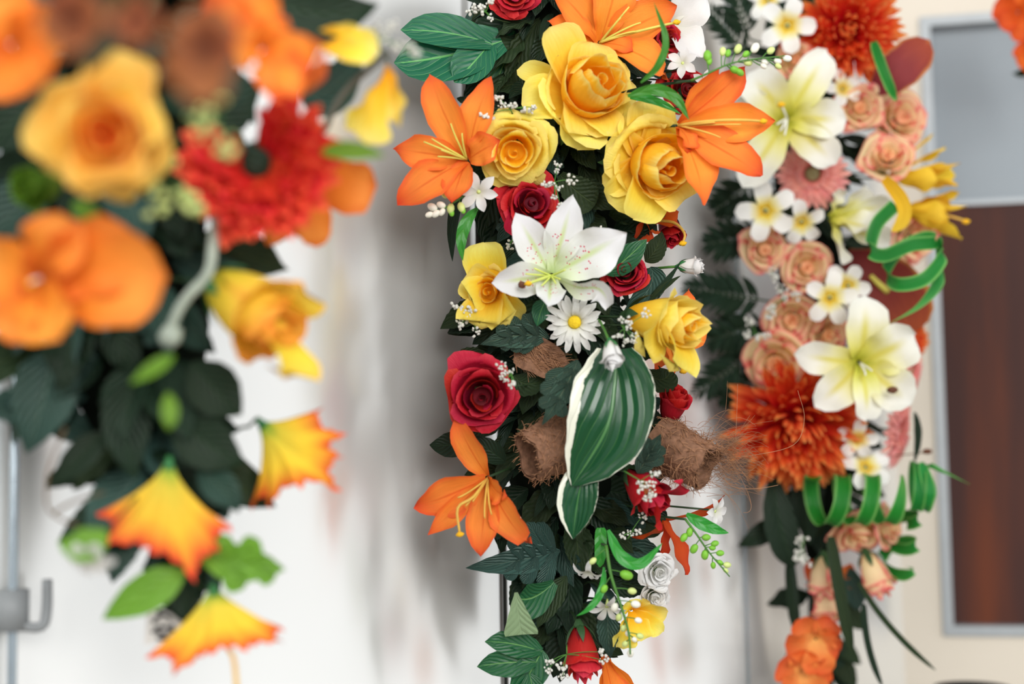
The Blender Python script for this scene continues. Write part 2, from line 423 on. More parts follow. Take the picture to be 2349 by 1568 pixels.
def slab(mb, a, b, z0, z1, n, t0, t1):
    mb.flat = True
    """an upright slab between two plan points, from t0 to t1 along n"""
    v = [Vector((p.x + n.x * t, p.y + n.y * t, z)) for p in (a, b) for t in (t0, t1) for z in (z0, z1)]
    mb.add(v, [(0, 1, 3, 2), (4, 6, 7, 5), (0, 4, 5, 1), (2, 3, 7, 6), (0, 2, 6, 4), (1, 5, 7, 3)])
a0 = Vector((X1, Y1, 0)) - wt * 2.2
cut = [wall_pt(1163, 1400), wall_pt(1712, 1400)]
ks = [0] + [(Vector((c.x, c.y, 0)) - a0).length for c in cut] + [2.2]
wl = MB(); slab(wl, a0, Vector((X1, Y1, 0)), 0, 2.7, wn, -.03, -.003)
wall = struct('wall_left', wl, WALLM)
for i in range(3):     # the panels of the wall, with open joints between them
    m = MB(); slab(m, a0 + wt * (ks[i] + .0008), a0 + wt * (ks[i + 1] - (.0008 if i < 2 else 0)), 0, 2.7, wn, -.003, 0)
    link('panel', m.mesh('panel'), WALLM, wall)
DS = -.20
dt = Vector((1, DS, 0)).normalized(); dn = Vector((DS, -1, 0)).normalized()
def door_pt(px, py):
    r = W(px, py, 1) - EYE
    k = (dn.dot(Vector((X1, Y1, 0))) - dn.dot(EYE)) / dn.dot(r)
    return EYE + r * k
c0 = Vector((X1, Y1, 0))
def along(p): return (Vector((p.x, p.y, 0)) - c0).dot(dt)
s1 = along(door_pt(2136, 740)); s2 = s1 + .62
zt, zm, zb = door_pt(2140, 40).z, door_pt(2160, 464).z, door_pt(2160, 1456).z
m = MB()
slab(m, c0, c0 + dt * s1, 0, 2.7, dn, -.04, 0)
slab(m, c0 + dt * s2, c0 + dt * (s2 + .1), 0, 2.7, dn, -.04, 0)
slab(m, c0 + dt * s1, c0 + dt * s2, 0, zb, dn, -.04, 0)
slab(m, c0 + dt * s1, c0 + dt * s2, zt, 2.7, dn, -.04, 0)
door = struct('door_1', m, CRMW)
m = MB(); tw = .012
slab(m, c0 + dt * s1, c0 + dt * (s1 + tw), zb, zt, dn, -.03, .006)
slab(m, c0 + dt * (s2 - tw), c0 + dt * s2, zb, zt, dn, -.03, .006)
slab(m, c0 + dt * (s1 + tw), c0 + dt * (s2 - tw), zb, zb + tw, dn, -.03, .006)
slab(m, c0 + dt * (s1 + tw), c0 + dt * (s2 - tw), zt - tw, zt, dn, -.03, .006)
slab(m, c0 + dt * (s1 + tw), c0 + dt * (s2 - tw), zm - .003, zm + .003, dn, -.03, -.012)
link('door_trim', m.mesh('door_trim'), ALU, door)
m = MB(); slab(m, c0 + dt * (s1 + tw), c0 + dt * (s2 - tw), zm + .003, zt - tw, dn, -.03, -.016)
link('upper_panel', m.mesh('upper_panel'), GLS, door)
m = MB(); slab(m, c0 + dt * (s1 + tw), c0 + dt * (s2 - tw), zb + tw, zm - .003, dn, -.03, -.016)
link('lower_panel', m.mesh('lower_panel'), WOOD, door)
m = MB(); m.flat = True; box(m, -3, 3, -3, 3.2, -.05, 0); struct('floor', m, FLOORM)

# ------------------------------------------------------------------ flower builders
GARL = {'left': ([(330, -100), (290, 250), (270, 650), (330, 1000), (420, 1250)], .95),
        'middle': ([(1310, -80), (1278, 300), (1275, 700), (1300, 1100), (1300, 1450)], 1.255),
        'right': ([(1850, -80), (1850, 400), (1870, 900), (1880, 1250), (1880, 1550)], 1.545)}
def core_pt(g, py):
    P, d = GARL[g]
    for (x0, y0), (x1, y1) in zip(P, P[1:]):
        if py <= y1 or (x1, y1) == P[-1]:
            t = min(1, max(0, (py - y0) / (y1 - y0)))
            return W(x0 + (x1 - x0) * t, y0 + (y1 - y0) * t, d)
def stem(t, start=None, g=None, end=None, r=.0012, mat=None, bend=None):
    a = start if start is not None else t.o
    b = end if end is not None else core_pt(g, t.c[1])
    mid = a.lerp(b, .5) - t.A * min(.03, (b - a).length * .25)
    if bend is not None: mid = a.lerp(b, .5) + bend
    mb = MB(); tube(mb, [a, mid, b], r, r * .9, 5, 6)
    return t.part('stem', mb, mat or DSTEM)

def lily(name, label, c, d, petals, mat, g, group=None, axis=None, stam=(), smat=None, amat=None, pist=None, bend=.16, base=.03,
         pr='lily', cup=.22, ripple=.18, focus=.75, cz=0, cat='lily', rim=0., fold=.14, endp=None):
    t = T(name, label, cat, c, d, group)
    A = axis_world(axis) if axis else t.A
    t.A = A
    C = t.p(c[0], c[1], cz)
    for i, q in enumerate(petals):
        tip = t.p(q[0], q[1], q[2]); w = q[3] * t.px
        bd = q[4] if len(q) > 4 else bend
        L = (tip - C).length
        b = C.lerp(tip, base) - A * .02 * L
        mid = b.lerp(tip, .5) + A * bd * L
        mb = MB()
        kw = dict(cup=cup, ripple=ripple, rf=1.6 + .5 * (i % 3), ph=i * 1.7, fold=fold, rim=rim, wav=.035)
        if len(q) > 5: kw.update(q[5])
        pp = kw.pop('pr', pr); mt = kw.pop('mat', mat); fc = kw.pop('F', None)
        foc = C + A * focus * L if fc is None else t.p(*fc)
        via = kw.pop('via', None)
        P_ = [b, mid, tip] if via is None else [b] + [t.p(*z) for z in via] + [tip]
        strip(mb, P_, w, pp, focus=foc, **kw)
        t.part('petal', mb, mt)
    for i, q in enumerate(stam):
        tip = t.p(q[0], q[1], q[2]); L = (tip - C).length
        mid = C.lerp(tip, .55) + A * L * (q[3] if len(q) > 3 else .12)
        mb = MB(); tube(mb, [C, mid, tip], .0011 * d / 1.2, .0007 * d / 1.2, 5, 8)
        o = t.part('stamen', mb, smat or FILA)
        if amat:
            mb = MB(); ball(mb, tip, 2.6 * t.px, 6 * t.px, 2.6 * t.px, 6, 4, R=CR)
            t.part('anther', mb, amat, o)
    if pist:
        pts = [C] + [t.p(*q) for q in pist]
        mb = MB(); tube(mb, pts, .0014, .0011, 6, 12)
        o = t.part('pistil', mb, smat or FILA)
        mb = MB(); ball(mb, pts[-1], 9 * t.px, 7 * t.px, 6 * t.px, 8, 5, bump=.5)
        t.part('stigma', mb, ANTH, o)
    if g or endp is not None: stem(t, C - A * .002, g, end=endp)
    return t

def trumpet(label, c, d, lips, mat, g, group=None, notch=.08, pist=None, endp=None, bell=1.5):
    """a fused trumpet flower: one corolla from its apex out to a ragged lip through the lip points (x, y, dz)"""
    t = T('trumpet_lily', label, 'lily', c, d, group)
    Lp = [t.p(*q) for q in lips]; n = len(Lp); m = sum(Lp, Vector()) / n
    ax = (m - t.o).normalized(); K = 12; nu = 16; vs_, uv = [], []
    for i in range(nu + 1):
        u = i / nu
        for j in range(n * K):
            k, f = divmod(j, K); f /= K
            a, b = Lp[k], Lp[(k + 1) % n]
            L = a.lerp(b, f); no = 1 - notch * smooth(.5, 1, u) * (math.sin(PI * f) ** .6)
            D = (L - t.o) * no
            al = D.dot(ax); rad = D - ax * al
            r_ = (.07 + .93 * u ** bell) if u > 0 else .05
            P = t.o + ax * (al * u ** .92) + rad * r_
            P += rad.normalized() * (6 * t.px * smooth(.4, 1, u) * math.sin(j * 2.1 + k)) + ax * (5 * t.px * smooth(.6, 1, u) * math.sin(j * 1.3))
            P -= rad * (.10 * math.sin(PI * f) * smooth(.15, .7, u))
            vs_.append(P); uv.append((.5 + .42 * (f * 2 - 1 if False else (abs(f - .5) * 2 - 1) * .9), u))
    N_ = n * K
    mb = MB(); mb.add(vs_, [(i * N_ + j, i * N_ + (j + 1) % N_, (i + 1) * N_ + (j + 1) % N_, (i + 1) * N_ + j) for i in range(nu) for j in range(N_)], uv)
    t.part('corolla', mb, mat)
    mb = MB(); tube(mb, [t.o - ax * 14 * t.px, t.o + ax * 16 * t.px], 6 * t.px, 13 * t.px, 8, 4); t.part('calyx', mb, SEP)
    if pist:
        mb = MB(); tube(mb, [t.o] + [t.p(*q) for q in pist], 5 * t.px, 6 * t.px, 6, 12); t.part('pistil', mb, FILO)
    t.A = -ax; stem(t, t.o - ax * 12 * t.px, g, end=endp)
    return t

_R = {}
def rose_meshes(style, seed):
    key = (style, seed)
    if key in _R: return _R[key]
    rnd = random.Random(seed * 7 + len(style))
    if style == 'full':
        L = [(5, .32, .96, -.5, .06, 54, .34, .14), (4, .28, .80, -.5, .30, 62, .26, .14), (3, .26, .64, -.4, .50, 72, .17, .12)]
        inner = [(3, .26, .50, -.05, .60, 78, .10), (3, .18, .33, .1, .68, 84, .05)]; sc = (.17, .03, 1.0, .70)
    elif style == 'tea':
        L = [(5, .32, .96, -.5, .04, 54, .34, .14), (4, .28, .80, -.5, .34, 64, .26, .14)]
        inner = [(3, .30, .60, -.2, .66, 74, .05), (3, .26, .50, -.1, .82, 78, -.14), (2, .22, .36, .1, .92, 96, -.12)]; sc = (.13, .03, 1.0, .93)
    elif style == 'open':
        L = [(5, .28, 1.02, -.5, -.02, 50, .30, .03), (5, .22, .78, -.5, .2, 54, .22, .04), (4, .16, .56, -.45, .32, 58, .16, .03)]
        inner = [(3, .1, .36, -.3, .40, 66, .08), (3, .06, .22, -.2, .42, 75, .03)]; sc = (.13, .02, 1.5, .40)
    elif style == 'bud':
        L = [(3, .26, .62, -1.0, .55, 72, .26, .06), (3, .24, .52, -1.0, .72, 70, .12, .06), (3, .2, .42, -.95, .8, 70, .05, .05)]
        inner = [(3, .15, .3, -.8, .84, 75, .02)]; sc = (.2, .03, 1.6, .82)
    else:  # small
        L = [(4, .28, 1.00, -.6, .1, 60, .30, .0), (4, .22, .74, -.55, .36, 62, .22, .0), (3, .14, .5, -.5, .48, 66, .12, .0)]
        inner = [(2, .08, .26, -.3, .5, 80, .04)]; sc = (.13, .02, 1.3, .48)
    outs, ins = [], []
    nu, nv = (11, 10) if style in ('full', 'open', 'tea') else (9, 8)
    def petal(az, rb, rr, h0, h1, da, curl, pt, wob):
        mb = MB(); vs_, uv = [], []
        da = math.radians(da); k1, k2 = rnd.uniform(-1, 1), rnd.uniform(0, 6)
        for i in range(nu + 1):
            for j in range(nv + 1):
                v = -1 + 2 * j / nv; u = i / nu
                um = 1 - .20 * abs(v) ** 2.6 + pt * max(0, 1 - abs(v) * 3.2)
                tt = u * um
                bul = math.sin(min(1, tt * 1.08) * PI / 2) ** .75
                cz = smooth(.7, 1.0, tt)
                cc = curl * cz * (.45 + 1.1 * v * v + .3 * k1 * v)
                r = rb + (rr - rb) * bul + cc
                z = h0 + (h1 - h0) * tt - curl * .8 * cz * cz
                w = .35 + .65 * math.sin(min(1, .18 + tt * 1.5) * PI / 2)
                a = az + da * v * w
                r *= 1 + .05 * v + wob * math.sin(3 * v + k2) * tt
                z += wob * .8 * math.sin(4.2 * v + k2) * tt
                vs_.append(Vector((r * math.cos(a), r * math.sin(a), z))); uv.append(((v + 1) / 2, u))
        k = nv + 1
        mb.add(vs_, [(i * k + j, i * k + j + 1, (i + 1) * k + j + 1, (i + 1) * k + j) for i in range(nu) for j in range(nv)], uv)
        return mb.mesh('petal')
    a0 = rnd.uniform(0, 6)
    for li, (n, rb, rr, h0, h1, da, curl, pt) in enumerate(L):
        for q in range(n):
            outs.append(petal(a0 + (q + rnd.uniform(-.2, .2)) * 2 * PI / n + li * .63, rb, rr * rnd.uniform(.94, 1.05), h0, h1 + rnd.uniform(-.05, .05), da, curl * rnd.uniform(.6, 1.35), pt, .07))
    for li, (n, rb, rr, h0, h1, da, curl) in enumerate(inner):
        for q in range(n):
            ins.append(petal(a0 + (q + rnd.uniform(-.15, .15)) * 2 * PI / n + li * .9, rb, rr, h0, h1 + rnd.uniform(-.08, .06), da, curl * rnd.uniform(.3, 1.8), .12, .09))
    mb = MB(); vs_, uv = [], []; n = 30; r0, r1, turns, h = sc
    for i in range(n + 1):
        u = i / n; a = a0 + turns * 2 * PI * u; r = r0 + (r1 - r0) * u
        for j in range(5):
            z = h * .45 + (h * .55 - .05 * u) * j / 4
            rr = r * (1 + .12 * (j / 4) ** 3)
            vs_.append(Vector((rr * math.cos(a), rr * math.sin(a), z))); uv.append((u, j / 4))
    mb.add(vs_, [(i * 5 + j, (i + 1) * 5 + j, (i + 1) * 5 + j + 1, i * 5 + j + 1) for i in range(n) for j in range(4)], uv)
    fl = [Vector((.3 * math.cos(2 * PI * j / 14), .3 * math.sin(2 * PI * j / 14), h * .4)) for j in range(14)]
    mb.add(fl + [Vector((0, 0, h * .3))], [(j, (j + 1) % 14, 14) for j in range(14)], [(.5, .3)] * 15)
    heart = mb.mesh('heart')
    # sepals and calyx
    seps = []
    for q in range(5):
        a = q * 2 * PI / 5; m2 = MB(); dr = Vector((math.cos(a), math.sin(a), 0)); z = Vector((0, 0, 1))
        hb = L[0][3]
        strip(m2, [z * (hb - .16), dr * (.42 if style == 'bud' else .5) + z * (hb + .1), dr * (.6 if style == 'bud' else .98) + z * (hb + (.6 if style == 'bud' else .12))], .15, 'lance', focus=z * 2, cup=.3, nu=6, nv=2)
        seps.append(m2.mesh('sepal'))
    m2 = MB(); hb = L[0][3]
    tube(m2, [Vector((0, 0, hb - .3)), Vector((0, 0, hb + .02))], .09, L[0][1] * 1.02, 10, 3)
    _R[key] = (outs, ins, heart, seps, m2.mesh('calyx'))
    return _R[key]

def rose(name, label, c, d, R, style, seed, mo, mi, g, group=None, axis=(0, 0, 1), roll=0., outer=(), sep=None, skip=0, endp=None, stemmat=None, cat='rose'):
    t = T(name, label, cat, c, d, group, axis=axis, roll=roll, scale=R * d / FP)
    outs, ins, heart, seps, cal = rose_meshes(style, seed)
    for me in outs[skip:]: t.copy_part('petal', me, mo)
    for me in ins: t.copy_part('petal', me, mi)
    t.copy_part('heart', heart, mi)
    for me in seps: t.copy_part('sepal', me, sep or SEPD)
    t.copy_part('calyx', cal, sep or SEPD)
    for i, q in enumerate(outer):
        C = t.o - t.A * (.32 * R * t.px); tip = t.p(q[0], q[1], q[2])
        L = (tip - C).length; bd = q[4] if len(q) > 4 else .12
        b = C.lerp(tip, .05); mid = b.lerp(tip, .55) + t.A * bd * L
        kw = dict(cup=.35, ripple=.06, rf=1.2, ph=i * 2., rim=.0, nu=14, nv=8)
        if len(q) > 5: kw.update(q[5])
        pp = kw.pop('pr', 'rose')
        mb = MB(); strip(mb, [b, mid, tip], q[3] * t.px, pp, focus=C + t.A * L * .9, **kw)
        t.part('petal', mb, mo)
    stem(t, t.o - t.A * (R * t.px * .8), g, end=endp, mat=stemmat)
    return t

_M = {}
def mum_meshes():
    if _M: return _M['p']
    out = []
    rnd = random.Random(5)
    X, Y, Z = Vector((1, 0, 0)), Vector((0, 1, 0)), Vector((0, 0, 1))
    for k in range(5):
        mb = MB(); a, b = rnd.uniform(-.12, .12), rnd.uniform(.02, .22)
        strip(mb, [Y * 0, Y * .4 + Z * .02, Y * .75 + Z * b * .5 + X * a, Y * 1.0 + Z * (b + .12) + X * a * 1.6], .085, 'mum', nrm=Z, cup=.75, nu=6, nv=2)
        out.append(mb.mesh('petal'))
    _M['p'] = out; return out
def mum(name, label, c, d, R, mat, g, group=None, axis=(0, 0, 1), n=150, seed=1, spread=1.7, gap=0., disc=None, keep=None, cat='chrysanthemum', lw=1., endp=None):
    t = T(name, label, cat, c, d, group, axis=axis)
    rnd = random.Random(seed); ps = mum_meshes(); s = R * t.px
    Y, Z = Vector((0, 1, 0)), Vector((0, 0, 1))
    for i in range(n):
        u = (i + .5) / n; th = spread * math.sqrt(gap + (1 - gap) * u) * PI / 2 / 1.0 * .62 * 1.6 / 1.6
        th = min(th, spread); az = i * 2.39996 + rnd.uniform(-.2, .2)
        dr = Vector((math.sin(th) * math.cos(az), math.sin(th) * math.sin(az), math.cos(th)))
        if keep and not keep(dr): continue
        nz = Z - dr * dr.z
        nz = nz.normalized() if nz.length > .05 else Vector((math.cos(az), math.sin(az), 0))
        x = dr.cross(nz).normalized(); nz = x.cross(dr)
        Rm = Matrix((x, dr, nz)).transposed()
        L = s * (.55 + .45 * u ** .5) * rnd.uniform(.86, 1.1)
        m = Matrix.Translation(dr * s * .12 - Z * s * .25) @ Rm.to_4x4() @ Matrix.Diagonal((L * lw, L, L, 1))
        t.copy_part('petal', ps[i % 5], mat, m)
    mb = MB(); ball(mb, t.o - t.A * s * .25, s * .3, nu=12, nv=8); t.part('receptacle', mb, disc or mat)
    stem(t, t.o - t.A * s * .4, g, end=endp)
    return t

def gerbera(label, c, d, R, g, axis=(0, 0, 1), seed=0, group=None, mat=None, name='gerbera', discm=None, n=(26, 22, 18), cat='gerbera', w=.085, pr='strap'):
    t = T(name, label, cat, c, d, group, axis=axis); rnd = random.Random(seed); s = R * t.px
    X = (t.M.to_3x3() @ Vector((1, 0, 0))); Yv = (t.M.to_3x3() @ Vector((0, 1, 0)))
    for k, (nn, l, h) in enumerate(zip(n, (1, .78, .5), (.02, .08, .12))):
        for q in range(nn):
            a = (q + .5 * k + rnd.uniform(-.12, .12)) * 2 * PI / nn; dr = X * math.cos(a) + Yv * math.sin(a)
            ln = s * l * rnd.uniform(.92, 1.06)
            mb = MB(); b = t.o + dr * s * .2
            strip(mb, [b, t.o + dr * ln * .62 + t.A * s * (h + .1 + .05 * rnd.random()), t.o + dr * ln + t.A * s * (h - .02 + .1 * rnd.random())], s * w * 1.15, pr, focus=t.o + t.A * s * 2, cup=.35, nu=6, nv=3)
            t.part('petal', mb, mat or GER)
    mb = MB(); ball(mb, t.o + t.A * s * .05, s * .22, s * .22, s * .12, 16, 8, R=t.M.to_3x3().normalized(), bump=.08)
    t.part('disc', mb, discm or DISCG)
    if n[0] == 26:
        mb = MB()
        for q in range(36):
            a = q * 2 * PI / 36; dr = X * math.cos(a) + Yv * math.sin(a)
            strip(mb, [t.o + dr * s * .2, t.o + dr * s * .27 + t.A * s * .16, t.o + dr * s * .36 + t.A * s * .15], s * .02, 'strap', focus=t.o + t.A, nu=3, nv=1)
        t.part('inner_ring', mb, mat or GER)
    stem(t, t.o - t.A * s * .05, g)
    return t

def plumeria(label, c, d, R, g, axis=(0, 0, 1), roll=0., n=5, group=None, mat=None, name='plumeria', pr='wide', w=.30, cat='blossom', lift=.16, tube_=True, heart=ANTB, endp=None, droop=.0):
    t = T(name, label, cat, c, d, group, axis=axis, roll=roll); s = R * t.px
    X = (t.M.to_3x3() @ Vector((1, 0, 0))); Yv = (t.M.to_3x3() @ Vector((0, 1, 0)))
    rnd = random.Random(int(c[0] + c[1]))
    for q in range(n):
        a = roll + q * 2 * PI / n + rnd.uniform(-.1, .1); dr = X * math.cos(a) + Yv * math.sin(a); ln = s * rnd.uniform(.92, 1.08)
        mb = MB()
        strip(mb, [t.o + dr * s * .04, t.o + dr * ln * .55 + t.A * s * lift, t.o + dr * ln + t.A * s * (lift * .6 - droop)], s * w, pr, focus=t.o + t.A * s * 1.5, cup=.25, nu=9, nv=4, twist=.15)
        t.part('petal', mb, mat or PLU)
    mb = MB(); tube(mb, [t.o + t.A * s * .04, t.o - t.A * s * .45], s * .1, s * .05, 8, 3); t.part('calyx', mb, BUDY)
    if heart:
        mb = MB(); ball(mb, t.o + t.A * s * .05, s * .06, nu=8, nv=5); t.part('eye', mb, heart)
    stem(t, t.o - t.A * s * .45, g, end=endp, r=.0009)
    return t

_B = {}
def blossom_mesh(k):
    if k in _B: return _B[k]
    rnd = random.Random(k); mb = MB()
    for i in range(9):
        c = Vector((rnd.gauss(0, .5), rnd.gauss(0, .5), rnd.gauss(0, .35)))
        r = rnd.uniform(.26, .42)
        ball(mb, c, r, r * rnd.uniform(.7, 1.2), r, 6, 4, bump=.5, seed=i + k)
    _B[k] = mb.mesh('blossom'); return _B[k]
def sprig(label, base, d, dots, g=None, size=15, group="baby's breath sprigs", dz=12, hub=None, mat=None):
    """a wiry sprig of baby's breath: one stalk, a blossom at the end of each branch"""
    t = T('babys_breath_sprig', label, 'sprig', base, d, group)
    hx = hub or (base[0] * .4 + .6 * sum(q[0] for q in dots) / len(dots), base[1] * .4 + .6 * sum(q[1] for q in dots) / len(dots))
    H = t.p(hx[0], hx[1], dz * .7)
    mb = MB(); tube(mb, [t.o, t.o.lerp(H, .5) + t.A * 4 * t.px, H], 1.7 * t.px, 1.4 * t.px, 5, 5)
    for i, q in enumerate(dots):
        P = t.p(q[0], q[1], dz + (i * 7 % 5) * 2 - 4)
        tube(mb, [H, H.lerp(P, .5) + Vector((0, 0, 3 * t.px)), P], 1.3 * t.px, 1.0 * t.px, 4, 4)
    t.part('stalk', mb, STEM)
    rnd = random.Random(int(base[0] * 3 + base[1]))
    for i, q in enumerate(dots):
        P = t.p(q[0], q[1], dz + (i * 7 % 5) * 2 - 4); sz = (q[2] if len(q) > 2 else size) * t.px * .85 * 1.0
        m = t.Mi @ Matrix.Translation(P) @ Matrix.Rotation(rnd.uniform(0, 6), 4, 'X') @ Matrix.Rotation(rnd.uniform(0, 6), 4, 'Z') @ Matrix.Scale(sz, 4)
        t.copy_part('blossom', blossom_mesh(i % 5), mat or BLO, m)
    if g: stem(t, t.o, g, r=.0007)
    return t

def spray(label, path, d, berries, g, group='berry sprays', dz=15, r=3.0, mat=None, flowers=()):
    """a berry spike: a curved stalk with short side stalks ending in round buds"""
    c = path[0][:2]; t = T('berry_spray', label, 'spray', c, d, group)
    P = [t.p(q[0], q[1], q[2] if len(q) > 2 else dz) for q in path]
    mb = MB(); tube(mb, P, r * t.px, r * .45 * t.px, 6, 18)
    st = t.part('stalk', mb, mat or STEM)
    for b in berries:
        x, y, sz, m = b[:4]
        Q = t.p(x, y, dz + 4)
        best = min((curve_at(P, k / 40) for k in range(41)), key=lambda p: ((p - Q).length + .0))
        k0 = min(range(41), key=lambda k: (curve_at(P, k / 40) - Q).length)
        root = curve_at(P, max(0, k0 - 3) / 40)
        mb = MB(); tube(mb, [root, root.lerp(Q, .5) + (Q - best) * .15, Q], 1.6 * t.px, 1.4 * t.px, 4, 4)
        up = (Q - root).normalized(); Rm = up.to_track_quat('Z', 'Y').to_matrix()
        o = t.part('pedicel', mb, mat or STEM)
        mb = MB(); ball(mb, Q, sz * t.px * .9, sz * t.px * .9, sz * t.px * 1.25, 8, 6, R=Rm)
        t.part('berry', mb, m, o)
    if g: stem(t, P[0], g, r=.0011)
    return t

def leaf(name, label, pts, w, mat, d, pr='leaf', group=None, cat='leaf', nrm=None, **kw):
    """a single leaf along photo points (x, y, dz)"""
    t = T(name, label, cat, pts[0][:2], d, group, solo=True)
    mb = MB(); P = [t.p(*q) for q in pts]
    n = axis_world(nrm) if nrm else None
    strip(mb, P, w * t.px, pr, nrm=n, **kw)
    t.part(name, mb, mat); return t

def lobed(name, label, pts, w, lobes, mat, d, group=None, cat='leaf', nrm=None, pr='leaf', lpr='lance', ser=.0):
    """a lobed leaf: the middle blade and, at (u, side, angle, length, width), its lobes, all in one sheet"""
    t = T(name, label, cat, pts[0][:2], d, group, solo=True)
    mb = MB(); P = [t.p(*q) for q in pts]
    N0 = axis_world(nrm) if nrm else (CR @ Vector((0, 0, 1)))
    strip(mb, P, w * t.px, pr, nrm=N0, cup=.12, fold=.15, nu=16, nv=6, serr=ser, ns=14)
    for k, (u, side, ang, L, lw) in enumerate(lobes):
        c = curve_at(P, u); Tn = (curve_at(P, min(1, u + .02)) - curve_at(P, max(0, u - .02))).normalized()
        N = (N0 - Tn * N0.dot(Tn)).normalized(); B = Tn.cross(N)
        a = math.radians(ang); dr = Tn * math.cos(a) + B * side * math.sin(a)
        L *= t.px; c = c - N * (.6 + .25 * (k % 4)) * t.px
        strip(mb, [c, c + dr * L * .55 + N * L * .05, c + dr * L - N * L * .06 + Tn * L * .08], lw * t.px, lpr, nrm=N, cup=.12, fold=.15, nu=8, nv=4, serr=ser, ns=8)
    t.part(name, mb, mat); return t

_U = {}
def unit_leaves():
    if _U: return _U
    X, Y, Z = Vector((1, 0, 0)), Vector((0, 1, 0)), Vector((0, 0, 1)); O = Vector((0, 0, 0))
    def one(key, w, pr, **kw):
        mb = MB(); strip(mb, [O, Y * .5 + Z * .08, Y - Z * .05], w, pr, nrm=Z, **kw); _U[key] = mb.mesh('leaf')
    one('ovate', .30, 'leaf', cup=.2, fold=.2, serr=.14, ns=10, nu=20, nv=4)
    one('wave', .27, 'leaf', cup=.1, fold=.25, ripple=.2, rf=3, nu=14, nv=4)
    one('lance', .13, 'lance', cup=.3, nu=8, nv=2)
    one('leaflet', .12, 'lance', cup=.2, fold=.2, nu=5, nv=2)
    mb = MB(); strip(mb, [O, Y * .5 + Z * .05, Y], .2, 'leaf', nrm=Z, fold=.2, nu=10, nv=4)
    for k, (u, s, L) in enumerate([(.2, 1, .32), (.2, -1, .32), (.4, 1, .34), (.4, -1, .34), (.6, 1, .27), (.6, -1, .27)]):
        a = .85; dr = Y * math.cos(a) + X * s * math.sin(a); c = Y * u - Z * (.012 + .004 * k)
        strip(mb, [c, c + dr * L * .5 + Z * .03, c + dr * L - Z * .02], .085, 'round', nrm=Z, cup=.1, nu=6, nv=3)
    _U['dusty'] = mb.mesh('leaf')
    return _U

def fern(label, base, tip, d, n, L, mat, g=None, bend=(0, 0), group=None, dz=(0, 10), tilt=.25, name='fern_frond', cat='fern'):
    """a frond: rachis and paired leaflets"""
    t = T(name, label, cat, base, d, group); U = unit_leaves()
    a = t.p(base[0], base[1], dz[0]); b = t.p(tip[0], tip[1], dz[1])
    m_ = t.p((base[0] + tip[0]) / 2 + bend[0], (base[1] + tip[1]) / 2 + bend[1], (dz[0] + dz[1]) / 2 + 12)
    P = [a, m_, b]
    mb = MB(); tube(mb, P, 2.6 * t.px, 1.0 * t.px, 5, 10); t.part('rachis', mb, DSTEM)
    rnd = random.Random(int(base[0] + tip[1]))
    Nf = (CR @ Vector((rnd.uniform(-.3, .3), rnd.uniform(-.1, .4), 1))).normalized()
    for i in range(n):
        u = .12 + .86 * i / (n - 1)
        c = curve_at(P, u); Tn = (curve_at(P, min(1, u + .02)) - curve_at(P, max(0, u - .02))).normalized()
        N = (Nf - Tn * Nf.dot(Tn)).normalized(); B = Tn.cross(N)
        ln = L * t.px * (math.sin(PI * (.16 + .8 * u)) ** .7) * rnd.uniform(.9, 1.1)
        for s in (1, -1):
            an = 1.05 - .45 * u + rnd.uniform(-.1, .1)
            dr = (Tn * math.cos(an) + B * s * math.sin(an) + N * rnd.uniform(-tilt, tilt)).normalized()
            nn = (N - dr * N.dot(dr)).normalized(); x = dr.cross(nn)
            m = t.Mi @ Matrix.Translation(c) @ Matrix((x, dr, nn)).transposed().to_4x4() @ Matrix.Scale(ln, 4)
            t.copy_part('leaflet', U['leaflet'], mat, m)
    if g: stem(t, a, g)
    return t

def backing(name, label, g, halfw, n, mats, seed, size, cat='garland', group=None, zoff=.02):
    """the foam core of one hanging garland and the filler leaves stuck all round it"""
    P, d = GARL[g]
    t = T(name, label, cat, P[1], d, group); U = unit_leaves(); rnd = random.Random(seed)
    ys = [P[0][1] + (P[-1][1] - P[0][1]) * k / 24 for k in range(25)]
    mb = MB(); vs_, f = [], []
    nn = 12
    for k, y in enumerate(ys):
        c = core_pt(g, y); hw = halfw(y) * d / FP
        for j in range(nn):
            a = 2 * PI * j / nn
            vs_.append(c + CR @ Vector((hw * .72 * math.cos(a), 0, min(hw * .5, .045) * math.sin(a))))
    for k in range(24):
        for j in range(nn): f.append((k * nn + j, (k + 1) * nn + j, (k + 1) * nn + (j + 1) % nn, k * nn + (j + 1) % nn))
    f.append(tuple(range(nn))); f.append(tuple(24 * nn + j for j in reversed(range(nn))))
    mb.add(vs_, f); t.part('foam_core', mb, FOAM)
    for i in range(n):
        y = rnd.uniform(P[0][1], P[-1][1]); lt = rnd.uniform(-1, 1); hw = halfw(y)
        c = core_pt(g, y) + CR @ Vector((lt * hw * .75 * d / FP, 0, math.sqrt(max(0, 1 - lt * lt)) * min(hw * .5 * d / FP, .045)))
        an = -PI / 2 + (lt * 1.5 + rnd.uniform(-.7, .7))       # droops, and outwards at the sides
        dr = Vector((math.cos(an), math.sin(an), rnd.uniform(.0, .6))).normalized()
        nz = Vector((lt * .6 + rnd.uniform(-.5, .5), rnd.uniform(-.1, .8), 1)); nz = (nz - dr * nz.dot(dr)).normalized()
        x = dr.cross(nz); Rm = CR @ Matrix((x, dr, nz)).transposed()
        L = rnd.uniform(size[0], size[1]) * d / FP
        kind, mat = rnd.choice(mats)
        m = t.Mi @ Matrix.Translation(c) @ Rm.to_4x4() @ Matrix.Scale(L, 4)
        t.copy_part('leaf', U[kind], mat, m)
    return t

